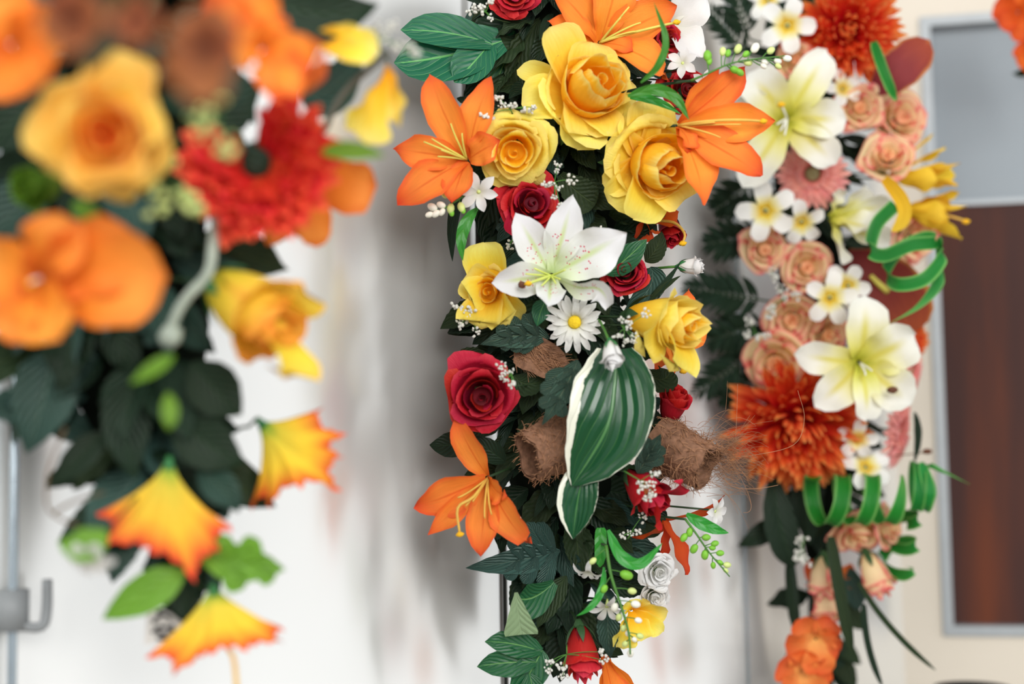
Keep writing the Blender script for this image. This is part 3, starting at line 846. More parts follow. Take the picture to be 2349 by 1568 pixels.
def ribbon(name, label, pts, w, mat, d, wdir, group=None, cat='grass', nu=90):
    """a long grass blade curled along photo points (x, y, dz); wdir is the blade's breadth direction"""
    t = T(name, label, cat, pts[0][:2], d, group, solo=True)
    P = [t.p(*q) for q in pts]; Wd = axis_world(wdir)
    vs_, uv = [], []; nv = 6
    for i in range(nu + 1):
        u = i / nu; c = curve_at(P, u); Tn = (curve_at(P, min(1, u + .004)) - curve_at(P, max(0, u - .004))).normalized()
        B = (Wd - Tn * Wd.dot(Tn) * .8).normalized(); N = B.cross(Tn)
        hw = w * t.px * prof('taper' if len(pts) < 4 else 'ribbon', u) * (1 if u < .86 or len(pts) < 4 else max(.06, (1 - u) / .14))
        for j in range(nv + 1):
            v = -1 + 2 * j / nv
            vs_.append(c + B * hw * v + N * hw * .3 * v * v); uv.append(((v + 1) / 2, u))
    mb = MB(); k = nv + 1
    mb.add(vs_, [(i * k + j, i * k + j + 1, (i + 1) * k + j + 1, (i + 1) * k + j) for i in range(nu) for j in range(nv)], uv)
    t.part(name, mb, mat); return t

def hairs(t, name, n, fn, r, seed, mat=HAIR):
    """loose fibres; fn(rnd) gives the points of one strand"""
    rnd = random.Random(seed); mb = MB()
    for i in range(n): tube(mb, fn(rnd), r, r * .5, 3, 5, ends=False)
    o = t.part(name, mb, mat); o['kind'] = 'stuff'; return o
RIB = petal_mat('grass_ribbon_blade', [(0, (22, 112, 38)), (1, (34, 132, 52))], edge=(128, 190, 100), eamt=.8, e0=.62, rough=.35, transl=.15)
# ================================================================== middle garland
def hw_mid(y): return 205 if y < 1050 else max(55, 205 - 150 * (y - 1050) / 350)
backing('flower_garland', 'dark leafy backing of the sharp middle garland on the white wall', 'middle', hw_mid, 270,
        [('ovate', DKG), ('ovate', OLV), ('wave', OLV), ('dusty', BLG), ('wave', DKG), ('lance', DKG), ('ovate', DKG)], 11, (70, 135), group='hanging garlands')
M = 'middle'
GL, GY, GR = 'orange lilies of the middle garland', 'yellow roses of the middle garland', 'red roses of the middle garland'

lily('orange_lily', 'orange lily with six open petals beside the small yellow rose', (1071, 366), 1.17,
     [(985, 169, 25, 44), (1128, 178, 20, 40), (1148, 322, 55, 40, .12), (1036, 466, 45, 37, .1), (912, 470, 30, 46), (905, 343, 20, 42)], OR, M, GL,
     axis=(-.25, .0, 1), stam=[(972, 325, 60), (1004, 359, 60), (1034, 283, 50), (990, 318, 55), (1060, 305, 45), (1012, 344, 70)], smat=FILA, amat=None)
lily('orange_lily', 'orange lily at the top edge above the largest yellow rose', (1376, 98), 1.20,
     [(1262, -30, 15, 44), (1256, 48, 30, 34, .1), (1420, -70, 20, 50), (1553, 14, 45, 52, .06), (1533, 184, 40, 40, .26), (1452, 118, 55, 26, .2)], OR, M, GL,
     axis=(.25, -.2, 1), stam=[(1443, 16, 50), (1424, 40, 55), (1470, 52, 55), (1460, 72, 60)], smat=FILA, pist=[(1440, 78, 45), (1552, 51, 60)])
lily('orange_lily', 'orange lily turned outward to the cream lily beside the frilled yellow rose', (1556, 288), 1.165,
     [(1651, 156, 10, 34, .05), (1710, 152, 25, 42, .12), (1778, 277, 45, 46, .08), (1748, 403, 55, 50, .1), (1612, 470, 50, 46, .14), (1577, 352, 40, 26, .28)], OR, M, GL,
     axis=(.55, .1, 1), stam=[(1653, 316, 60), (1640, 280, 55), (1700, 285, 60)], smat=FILO, pist=[(1650, 276, 58), (1751, 278, 66)])
lily('orange_lily', 'drooping orange lily under the red rose with a long yellow-tipped pistil', (1119, 1096), 1.17,
     [(1043, 955, 10, 36, .1), (950, 1162, 30, 48, .12), (981, 1226, 45, 28, .05), (1102, 1277, 60, 40, .08), (1221, 1247, 50, 38, .22), (1163, 1135, 62, 30, .3)], OR, M, GL,
     axis=(-.2, .35, 1), stam=[(1050, 1141, 70), (1068, 1160, 72), (1112, 1188, 78), (1084, 1150, 70), (1128, 1180, 75)], smat=FILO, pist=[(1085, 1140, 70), (1050, 1165, 80), (1055, 1225, 84)])
lily('orange_lily', 'orange lily seen from behind under the fibre nest', (1525, 1192), 1.21,
     [(1663, 1136, 20, 26, .1), (1575, 1318, 20, 28, .1), (1508, 1292, -15, 24, .1), (1450, 1230, -30, 26)], ORD, M, GL, axis=(.5, .5, .3))
lily('orange_lily', 'deep orange lily half hidden beneath the frilled yellow rose', (1495, 505), 1.225,
     [(1558, 485, 20, 24), (1453, 552, 15, 26), (1440, 500, 0, 24), (1520, 450, 0, 24), (1490, 530, 25, 26)], ORD, M, GL, axis=(.3, .4, 1), pist=[(1545, 510, 20), (1570, 535, 35), (1566, 558, 40)], smat=FILO)
lily('orange_lily', 'orange lily peeping out behind the yellow rosebud', (1530, 770), 1.225,
     [(1627, 755, 15, 36), (1580, 662, 0, 30), (1546, 855, 10, 22), (1480, 700, -10, 30), (1500, 850, -10, 26)], OR, M, GL, axis=(.5, .1, .8), pist=[(1552, 825, 20), (1568, 851, 25)], smat=FILO)
lily('orange_lily', 'orange lily cut by the bottom edge beside the red bud', (1385, 1500), 1.21,
     [(1478, 1600, 15, 26, .05), (1420, 1640, 25, 36, .1), (1370, 1620, 10, 30)], OR, M, GL, axis=(.4, 1, .4))

t = lily('white_lily', 'white lily with pink freckles in the centre of the middle garland', (1264, 632), 1.155,
     [(1182, 487, 25, 43, .1), (1315, 447, 15, 44, .1), (1437, 534, 40, 58, .08), (1128, 648, 45, 42, .12), (1258, 704, 66, 34, .14), (1391, 709, 48, 34, .3, dict(via=[(1325, 662, 52), (1368, 664, 66), (1388, 684, 62)], F=(1340, 800, 200)))], WH, M, 'white lilies of the middle garland',
     axis=(.05, .1, 1), stam=[(1205, 628, 60), (1297, 618, 60), (1242, 655, 75), (1275, 650, 80), (1225, 615, 55), (1285, 640, 70)], smat=ANTG, pist=[(1240, 640, 60), (1212, 650, 70)], fold=.2)
mb = MB(); ball(mb, W(1197, 653, 1.135), .0032, .0029, .0021, 10, 6, bump=.3, R=CR); t.part('anther', mb, ANTB, label='fallen brown anther')
lily('white_lily', 'white lily at the top edge behind the orange lily', (1530, 60), 1.235,
     [(1622, -20, 15, 50, .1), (1610, 132, 20, 40, .15), (1560, -60, 0, 40), (1480, 120, -10, 40)], WHP, M, 'white lilies of the middle garland', axis=(.5, 0, 1))

rose('yellow_rose', 'largest yellow rose below the top orange lily', (1338, 222), 1.18, 118, 'tea', 3, YEL, YELI, M, GY, axis=(.34, -.26, .9), roll=.5, skip=5,
     outer=[(1262, 62, 30, 58, .1), (1196, 238, 20, 56, .16), (1325, 344, 15, 60, .2), (1414, 300, 12, 62, .2), (1446, 184, 5, 56, .12), (1432, 145, 0, 40), (1360, 98, 10, 60, .1), (1186, 160, -15, 34), (1352, 324, 40, 74, .22)])
rose('yellow_rose', 'small coiled yellow rose beside the open orange lily', (1182, 342), 1.165, 80, 'full', 5, YEL, YELI, M, GY, axis=(-.05, .32, 1), roll=1.1)
rose('yellow_rose', 'frilled yellow rose overlapped by the outward orange lily', (1492, 372), 1.18, 116, 'tea', 8, YEL, YELI, M, GY, axis=(.38, .28, .9), roll=2.0, skip=5,
     outer=[(1479, 228, 20, 62, .12), (1518, 252, 5, 44), (1390, 332, 30, 50, .16), (1381, 422, 20, 40, .2), (1394, 462, 10, 52, .16), (1453, 503, 22, 56, .2), (1568, 462, 15, 60, .2), (1440, 262, 20, 52, .2), (1590, 330, 5, 50)])
rose('yellow_rose', 'ruffled yellow rose half under the white freckled lily', (1130, 668), 1.182, 60, 'full', 2, YEL, YELI, M, GY, axis=(-.35, .1, 1), roll=.3, skip=7,
     outer=[(1112, 556, 10, 54, .12), (1070, 630, 5, 46, .15), (1078, 690, 25, 50, .3), (1104, 755, 40, 54, .32), (1200, 728, 20, 34, .2), (1170, 742, 46, 40, .3)])
rose('yellow_rose', 'half-open yellow rosebud at the garland edge above the red bud', (1528, 738), 1.155, 98, 'bud', 4, YEL, YELI, M, GY, axis=(.72, .12, .6), roll=.4,
     outer=[(1535, 852, 60, 66, .3), (1455, 800, 50, 46, .3)])

rose('red_rose', 'wide open dark red rose left of the brown fibre sheath', (1104, 906), 1.165, 76, 'full', 6, RED, REDI, M, GR, axis=(.05, .12, 1), roll=.2)
rose('red_rose', 'dark red rose between the small yellow rose and the freckled lily', (1214, 472), 1.18, 66, 'full', 9, RED, REDI, M, GR, axis=(.25, -.1, 1), roll=1.4, outer=[(1176, 542, 5, 36, .2), (1165, 490, 0, 40, .2)])
rose('red_rose', 'red rose tucked behind the right petals of the freckled lily', (1436, 626), 1.195, 46, 'full', 4, RED, REDI, M, GR, axis=(-.2, -.2, 1), roll=.9)
rose('red_rose', "red rosebud under the cream-edged leaf with baby's breath across it", (1484, 1128), 1.165, 66, 'bud', 3, RED, REDI, M, GR, axis=(.55, .7, .45), roll=.8, outer=[(1566, 1098, 40, 34, .25), (1502, 1206, 40, 34, .2)])
rose('red_rose', 'small red rosebud at the edge above the fibre nest', (1546, 926), 1.2, 50, 'bud', 7, RED, RED, M, GR, axis=(.2, -.75, .45), roll=.2)
rose('red_rose', 'red rosebud hanging at the foot of the middle garland', (1336, 1500), 1.18, 62, 'bud', 9, RED, RED, M, GR, axis=(.12, 1, .28), roll=.6)
rose('red_rose', "red rose cut by the top edge beside the baby's breath", (1178, -18), 1.2, 54, 'full', 11, RED, REDI, M, GR, axis=(0, .2, 1))
rose('red_rose', 'red rose half hidden under the lime berry spray', (1572, 208), 1.235, 52, 'full', 12, RED, REDI, M, GR, axis=(.2, 0, 1))
rose('red_rose', 'sliver of red rose between the top orange lily and the white lily', (1532, 88), 1.225, 36, 'small', 13, RED, REDI, M, GR, axis=(.5, 0, 1))
rose('red_rose', 'red rosebud hanging behind the frilled yellow rose', (1538, 528), 1.24, 44, 'bud', 14, RED, RED, M, GR, axis=(.1, .7, .5))

# ---- white small flowers
gerbera('white daisy with a ragged yellow centre under the freckled lily', (1318, 738), 1.165, 70, M, axis=(-.1, .15, 1), seed=3, mat=DAI, name='daisy', discm=DISC, n=(17, 11, 0), cat='daisy', w=.1, pr='strap')
plumeria('white star flower with pointed petals beside the orange lily tip', (1098, 440), 1.165, 50, M, axis=(-.1, .2, 1), roll=.4, n=6, mat=WHP, name='star_flower', pr='lily', w=.25, cat='blossom', heart=None, group='white star flowers')
plumeria('second layer star blossom with green throat near the lime spray', (1566, 145), 1.19, 38, M, axis=(-.3, -.2, 1), roll=.2, n=6, mat=WHP, name='star_flower', pr='lily', w=.28, heart=None, group='white star flowers')
plumeria('pale green white blossom directly under the lime berry spray', (1612, 190), 1.2, 32, M, axis=(.2, .3, 1), n=5, mat=WHP, name='star_flower', pr='lily', w=.28, heart=None, group='white star flowers')
plumeria('white blossom with bristling stamens beyond the lily seen from behind', (1640, 1172), 1.19, 38, M, axis=(.6, .1, .6), n=6, mat=WHP, name='star_flower', pr='lily', w=.28, heart=None, group='white star flowers')
plumeria('drooping white jasmine flower hooked to the lime stalk', (1352, 1306), 1.165, 40, M, axis=(-.2, .8, .5), n=5, mat=WHP, name='star_flower', pr='strap', w=.17, heart=None, group='white star flowers', lift=.3, droop=.3)
plumeria('open white jasmine flower low on the lime stalk', (1392, 1390), 1.165, 46, M, axis=(-.1, .6, .7), n=6, mat=WHP, name='star_flower', pr='lily', w=.2, heart=None, group='white star flowers', lift=.25)
rose('white_carnation', 'upper double white flower beside the yellow freesia', (1512, 1312), 1.19, 38, 'open', 21, WHP, WHP, M, 'double white flowers', axis=(.3, .1, 1), cat='flower')
rose('white_carnation', 'lower double white flower above the yellow freesia', (1502, 1368), 1.2, 34, 'open', 22, WHP, WHP, M, 'double white flowers', axis=(.3, .4, 1), cat='flower')
rose('white_bud', 'white bud with green calyx pointing out past the red rose', (1588, 610), 1.2, 30, 'bud', 23, WHP, WHP, None, 'white buds', axis=(1, 0, .25), cat='bud', sep=SEP, endp=W(1480, 622, 1.24), stemmat=STEM)
rose('white_bud', 'white bud hanging over the top of the cream-edged leaf', (1405, 816), 1.115, 36, 'bud', 24, WHP, WHP, None, 'white buds', axis=(.15, 1, .5), cat='bud', sep=SEP, endp=W(1358, 772, 1.2), stemmat=STEM)
lily('yellow_freesia', 'small yellow freesia low in the middle garland behind the lime stalk', (1450, 1400), 1.19,
     [(1533, 1402, 20, 26, .1), (1522, 1448, 20, 24, .1), (1412, 1485, 15, 32, .2), (1445, 1375, 10, 26), (1490, 1380, 5, 26), (1470, 1470, 25, 30, .2)], YEL, M, axis=(.4, .4, 1), cat='freesia', pr='wide')

# ---- sprigs of baby's breath
sprig("baby's breath at the top edge left of the red rose", (1124, 40), 1.17, [(1082, 26, 13), (1109, 14, 13), (1125, 40, 9), (1096, 22), (1128, 0)], M)
sprig("baby's breath over the top of the small yellow rose", (1175, 260), 1.16, [(1142, 226), (1150, 240, 12), (1175, 246, 13), (1207, 250), (1220, 246, 13), (1113, 265)], M)
sprig("baby's breath branching over the red rose and serrated leaf", (1272, 440), 1.155, [(1280, 378, 9), (1277, 394, 9), (1252, 427, 13), (1266, 423, 9), (1280, 430, 11), (1312, 414, 13), (1274, 452, 10), (1284, 468, 11)], M, hub=(1272, 418))
sprig("two specks of baby's breath above the freckled lily's right petal", (1355, 545), 1.18, [(1340, 541, 11), (1377, 527, 11)], M)
sprig("baby's breath hanging out left of the ruffled yellow rose", (1100, 715), 1.17, [(1050, 704, 13), (1062, 712, 12), (1078, 712, 13), (1060, 735, 14), (1054, 748, 12), (1092, 758, 11), (1072, 725, 10)], M)
sprig("baby's breath between daisy and yellow rosebud", (1425, 745), 1.13, [(1482, 720, 12), (1426, 732, 11), (1442, 736, 11), (1418, 768, 13), (1432, 780, 13), (1455, 770, 10), (1455, 784, 9), (1440, 748, 9)], M, hub=(1432, 755))
sprig("baby's breath over the shoulder of the wide open red rose", (1183, 885), 1.135, [(1152, 838, 11), (1156, 852, 11), (1150, 866, 9), (1172, 853, 9), (1172, 882, 13), (1160, 872, 9)], M, hub=(1175, 862))
sprig("baby's breath lying across the red rosebud", (1432, 1080), 1.125, [(1503, 1086, 13), (1470, 1108, 11), (1480, 1118, 11), (1494, 1112, 13), (1488, 1134, 12), (1484, 1142, 11), (1501, 1131, 11), (1466, 1122, 9)], M, hub=(1470, 1102))
sprig("baby's breath scattered below the red rosebud", (1440, 1235), 1.17, [(1474, 1184, 11), (1459, 1219, 12), (1428, 1231, 10), (1445, 1222, 9)], M)
sprig("withered baby's breath on either side of the hanging red bud", (1300, 1480), 1.17, [(1262, 1518, 13), (1256, 1535, 12), (1290, 1535, 13), (1292, 1552, 12), (1383, 1495, 13), (1386, 1515, 12)], M, hub=(1300, 1500))
sprig("baby's breath dangling from the garland near the bare wall edge", (1178, 545), 1.18, [(1170, 558, 10), (1169, 568, 8)], M)
sprig("baby's breath dot right of the lime stalk top", (1560, 245), 1.18, [(1585, 238, 11), (1583, 246, 9)], M)

# ---- berry sprays
spray('lime berry spray reaching over toward the cream lily', [(1585, 185, 10), (1620, 170, 25), (1690, 142, 30), (1800, 128, 30)], 1.15,
      [(1623, 128, 11, BUDG), (1627, 140, 8, BUDG), (1658, 118, 9, BUDY), (1670, 122, 8, BUDG), (1693, 112, 10, BUDY), (1732, 110, 11, BUDW), (1711, 124, 8, BUDG), (1768, 116, 9, BUDY), (1806, 134, 9, BUDW), (1755, 142, 8, BUDW), (1784, 140, 8, BUDW), (1785, 152, 7, BUDY), (1716, 144, 9, BUDY), (1685, 160, 10, BUDG), (1697, 166, 9, BUDG), (1752, 152, 7, BUDW)], M)
spray('cream berry sprig drooping under the open orange lily', [(1075, 440, 5), (1045, 462, 15), (1000, 488, 20)], 1.17,
      [(1012, 470, 9, BUDW), (992, 475, 10, BUDW), (1000, 490, 9, BUDW), (1014, 486, 8, BUDW), (985, 492, 8, BUDW), (1034, 478, 10, BUDY), (1058, 475, 10, BUDY), (1062, 482, 7, BUDG), (1036, 488, 7, BUDG), (1020, 448, 7, BUDY)], M)
spray('green berry spray hanging at the lower right of the middle garland', [(1572, 1190, 10), (1598, 1225, 25), (1628, 1268, 25), (1674, 1322, 25)], 1.17,
      [(1569, 1232, 9, BUDG), (1582, 1220, 9, BUDG), (1592, 1258, 10, BUDG), (1620, 1232, 9, BUDG), (1640, 1246, 8, BUDG), (1617, 1272, 10, BUDG), (1634, 1256, 7, BUDG), (1636, 1296, 7, BUDG), (1652, 1268, 8, BUDG), (1668, 1295, 8, BUDY), (1665, 1308, 6, BUDY), (1652, 1290, 7, BUDG)], M)
spray('thick lime stalk with pale buds at the foot of the garland', [(1390, 1250, 15), (1402, 1320, 30), (1425, 1390, 35), (1442, 1450, 35), (1446, 1500, 35)], 1.15,
      [(1360, 1286, 8, BUDY), (1437, 1318, 13, BUDG), (1386, 1350, 9, BUDG), (1450, 1355, 9, BUDY), (1410, 1392, 10, BUDW), (1458, 1385, 10, BUDW), (1420, 1415, 9, BUDY), (1464, 1422, 8, BUDW), (1430, 1440, 8, BUDY), (1440, 1452, 7, BUDW), (1468, 1458, 8, BUDY), (1434, 1476, 8, BUDY), (1455, 1466, 7, BUDW), (1446, 1498, 9, BUDW)], M, r=4.2)

# ---- leaves that can be told apart
lobed('lobed_leaf', 'big deep green lobed leaf with pale veins at the top left of the middle garland', [(1152, 92, 5), (1030, 122, 25), (904, 144, 15)], 72,
      [(.1, 1, 30, 196, 44), (.12, -1, 34, 120, 46)], BIG, 1.215, nrm=(-.1, -.25, 1), pr='hosta2', lpr='hosta2')
leaf('broad_leaf', 'plain deep green leaf between the orange lily and the lobed leaf', [(1180, 70, 0), (1150, 160, 12), (1108, 235, 10)], 36, BIG, 1.225, cup=.2)
leaf('serrated_leaf', 'narrow dark serrated leaf beside the largest yellow rose', [(1240, 40, 0), (1190, 140, 10), (1185, 235, 0)], 34, OLV, 1.22, serr=.2, ns=12, nu=30, fold=.2)
leaf('serrated_leaf', 'rounded dark serrated leaf under the three yellow roses', [(1285, 400, 0), (1325, 440, 15), (1366, 468, 10)], 42, OLV, 1.2, serr=.12, ns=12, nu=30, pr='round')
leaf('broad_leaf', 'dark glossy leaf at the top edge between the red rose and orange lily', [(1345, 70, 0), (1325, 20, 10), (1340, -50, 10)], 34, BIG, 1.225)
leaf('long_leaf', 'bright green blade hanging from the star flower', [(1095, 478, 0), (1062, 530, 15), (1062, 598, 10)], 15, GRN, 1.175, pr='lance', nu=18)
leaf('long_leaf', 'long thin green blade arching in front of the top orange lily', [(1470, 190, 0), (1510, 150, 30), (1527, 90, 40), (1500, 5, 40)], 9, GRN, 1.13, pr='lance', nu=24)
leaf('long_leaf', 'broad green blade bending over the outward orange lily', [(1440, 220, 0), (1500, 205, 20), (1550, 225, 30), (1581, 275, 30)], 14, GRN, 1.14, pr='lance', nu=20)
leaf('long_leaf', 'dark green blade under the bent bright blade', [(1445, 225, 0), (1500, 230, 15), (1562, 262, 15)], 10, GRN, 1.16, pr='lance')
leaf('long_leaf', 'thin dark stem leaf between the largest rose and the lime spray', [(1425, 212, 0), (1490, 200, 12), (1560, 185, 12)], 5, DKG, 1.17, pr='lance')
leaf('broad_leaf', 'smooth green leaf behind the long right petal of the freckled lily', [(1390, 630, 0), (1440, 590, 12), (1484, 548, 10)], 30, BIG, 1.19)
leaf('serrated_leaf', 'dark brown-green leaf above the white bud with calyx', [(1480, 600, 0), (1505, 570, 10), (1518, 530, 10)], 26, OLV, 1.2, serr=.1, ns=9, nu=24)
leaf('broad_leaf', 'blue green glossy leaf behind the tucked red rose', [(1492, 612, 0), (1490, 660, 12), (1430, 715, 10)], 34, BLG, 1.2)
leaf('broad_leaf', 'small olive leaf between the ruffled rose and the daisy', [(1252, 690, 0), (1240, 715, 15), (1232, 748, 15)], 22, BIG, 1.17)
lobed('lobed_leaf', 'grey green scalloped leaf above the brown fibre flap', [(1260, 775, 0), (1190, 770, 15), (1102, 790, 15)], 30,
      [(.2, 1, 50, 60, 16), (.2, -1, 50, 55, 16), (.4, 1, 50, 55, 16), (.4, -1, 50, 46, 16), (.6, 1, 45, 40, 14), (.6, -1, 45, 36, 14)], DUS, 1.175, nrm=(-.1, .3, 1), lpr='round')
lobed('lobed_leaf', 'grey green lobed leaf hanging over the brown fibre sheath', [(1325, 825, 0), (1295, 890, 20), (1243, 975, 30)], 28,
      [(.2, 1, 50, 66, 18), (.2, -1, 50, 58, 18), (.42, 1, 50, 62, 18), (.42, -1, 50, 50, 18), (.65, 1, 45, 46, 15), (.65, -1, 45, 42, 15)], DUS, 1.15, nrm=(-.3, .1, 1), lpr='round')
lobed('lobed_leaf', 'pale grey green leaf tip beside the fibre nest', [(1462, 1085, 0), (1488, 1045, 15), (1516, 995, 15)], 24,
      [(.3, 1, 45, 45, 14), (.3, -1, 45, 45, 14), (.55, 1, 45, 36, 12), (.55, -1, 45, 36, 12)], DUS, 1.16, lpr='round')
leaf('variegated_leaf', 'large ribbed green leaf with a broad cream edge', [(1410, 800, 5), (1410, 880, 35), (1390, 985, 48), (1312, 1114, 18)], 96, HOS, 1.145, pr='hosta2', cup=.22, fold=.12, nu=28, nv=12, group='cream edged leaves', nrm=(-.1, 0, 1))
leaf('variegated_leaf', 'smaller cream edged leaf tip under the large ribbed leaf', [(1345, 1068, 15), (1325, 1140, 28), (1314, 1236, 10)], 46, HOS, 1.147, pr='hosta', cup=.15, fold=.3, nu=22, nv=10, group='cream edged leaves', nrm=(-.2, 0, 1))
lobed('lobed_leaf', 'ridged blue green leaf below the drooping orange lily', [(1285, 1262, 0), (1190, 1285, 12), (1068, 1302, 10)], 34,
      [(.08, 1, 78, 78, 17), (.2, 1, 78, 84, 17), (.33, 1, 76, 76, 17), (.46, 1, 74, 58, 16), (.1, -1, 60, 80, 20), (.3, -1, 55, 66, 18), (.5, -1, 50, 50, 16)], BLG, 1.185, nrm=(-.1, .1, 1), lpr='round', ser=.1)
t = T('folded_leaf', 'green leaf with its pale underside folded over at the lower left of the middle garland', 'leaf', (1255, 1345), 1.175)
mb = MB(); strip(mb, [t.p(1272, 1335, 0), t.p(1225, 1372, 18), t.p(1186, 1372, 24)], 46 * t.px, 'round', nrm=axis_world((.2, .3, 1)), fold=.15); t.part('upper_face', mb, BIG)
mb = MB(); strip(mb, [t.p(1184, 1358, 24), t.p(1190, 1410, 33), t.p(1197, 1455, 30)], 40 * t.px, 'flap', nrm=axis_world((-.2, .2, 1)), cup=.1); t.part('folded_tip', mb, PAL, label='pale underside turned outward')
lobed('lobed_leaf', 'deep green lobed leaf at the bottom edge of the middle garland', [(1245, 1490, 5), (1215, 1545, 15), (1160, 1640, 10)], 40,
      [(.05, 1, 75, 130, 32), (.3, 1, 60, 130, 34), (.5, -1, 40, 90, 30)], BIG, 1.18)
leaf('serrated_leaf', 'olive serrated leaf hanging over the bottom stems', [(1300, 1320, 0), (1262, 1380, 12), (1232, 1440, 10)], 28, OLV, 1.18, serr=.14, ns=9, nu=24, fold=.25)
leaf('serrated_leaf', 'grey serrated leaf behind the yellow freesia', [(1395, 1400, 0), (1395, 1450, 10), (1400, 1510, 5)], 28, BLG, 1.185, serr=.14, ns=9, nu=24)
leaf('long_leaf', 'upright green blade pair beneath the cream edged tip', [(1378, 1210, 0), (1378, 1250, 10), (1376, 1300, 10)], 14, GRN, 1.165, pr='strap')
leaf('long_leaf', 'curved green blade crossing below the red rosebud', [(1395, 1215, 0), (1425, 1275, 25), (1470, 1292, 30), (1520, 1245, 25)], 15, GRN, 1.15, pr='lance', nu=22)
leaf('long_leaf', 'slim lime blade slanting left from the lime stalk', [(1385, 1300, 0), (1372, 1370, 20), (1322, 1412, 20)], 9, GRN, 1.15, pr='lance', nu=18)
leaf('long_leaf', 'bright green pointed blade below the white bristling blossom', [(1575, 1178, 0), (1620, 1205, 15), (1672, 1222, 15)], 15, GRN, 1.175, pr='lance')
leaf('long_leaf', 'slim dark leaves beside the white bud with calyx', [(1492, 680, 0), (1520, 655, 10), (1562, 600, 10)], 8, DKG, 1.19, pr='lance')
leaf('long_leaf', 'slim brown-green leaf under the white bud with calyx', [(1492, 690, 0), (1520, 660, 10), (1562, 632, 10)], 8, OLV, 1.19, pr='lance')
leaf('serrated_leaf', 'olive leaf peeping beside the small red edge bud', [(1480, 850, 0), (1515, 870, 12), (1540, 850, 10)], 34, OLV, 1.2, serr=.12, ns=9, nu=24, pr='round')
leaf('serrated_leaf', 'dark serrated leaf between the open red rose and the grey lobed leaf', [(1180, 860, 0), (1210, 880, 15), (1262, 865, 10)], 32, OLV, 1.19, serr=.14, ns=9, nu=24)
leaf('serrated_leaf', 'dark leaf above the wide open red rose', [(1050, 835, 0), (1080, 815, 10), (1130, 820, 10)], 22, OLV, 1.2, serr=.14, ns=9, nu=24)
leaf('broad_leaf', 'dark glossy leaf left of the drooping orange lily top', [(1075, 1010, 0), (1030, 1020, 10), (985, 1020, 5)], 30, DKG, 1.21)
leaf('broad_leaf', 'dark leaf behind the drooping lily beside the wall', [(1160, 1060, 0), (1120, 1030, 12), (1080, 1000, 12)], 26, DKG, 1.2)
for lab, P_, w_ in [('dark leaf hanging behind the star flower beside the dark rail', [(1150, 400, 0), (1122, 480, 8), (1112, 570, 5)], 36),
                    ('dark leaf behind the top of the ruffled yellow rose', [(1165, 500, 0), (1135, 560, 8), (1105, 640, 5)], 34),
                    ('dark leaf between the open orange lily and the deep green lobed leaf', [(1150, 130, 0), (1105, 190, 8), (1062, 245, 5)], 36),
                    ('dark leaf drooping behind the orange lily with the long pistil', [(1185, 1120, 0), (1160, 1190, 8), (1150, 1270, 5)], 34)]:
    leaf('serrated_leaf', lab, P_, w_, DKG, 1.243, serr=.12, ns=9, nu=24, fold=.2)
leaf('lance_leaf', 'long dark leaf at the garland edge above the ruffled rose', [(1062, 420, 0), (1040, 500, 8), (1038, 600, 5)], 14, DKG, 1.22, pr='lance')

for lab, P_, w_, m_, pr_ in [('dark leaf between red rosebud and curved green leaf', [(1400, 1150, 0), (1455, 1185, 8), (1520, 1215, 0)], 36, OLV, 'round'),
                            ('blue green leaf behind the curved green leaf', [(1390, 1230, 0), (1450, 1250, 8), (1525, 1275, 0)], 36, BLG, 'leaf'),
                            ('dark leaf above the upper double white flower', [(1400, 1290, 0), (1445, 1280, 8), (1500, 1292, 0)], 30, DKG, 'leaf'),
                            ('dark leaf under the fibre nest beside the red rosebud', [(1440, 1090, 0), (1490, 1160, 8), (1535, 1200, 0)], 34, DKG, 'leaf'),
                            ('dark leaf filling the gap left of the red rosebud', [(1375, 1125, 0), (1420, 1130, 8), (1475, 1150, 0)], 40, DKG, 'leaf'),
                            ('dark leaf behind the double white flowers', [(1400, 1330, 0), (1440, 1345, 8), (1490, 1350, 0)], 28, DKG, 'leaf')]:
    leaf('serrated_leaf', lab, P_, w_, m_, 1.235, pr=pr_, serr=.12, ns=9, nu=24, fold=.2)
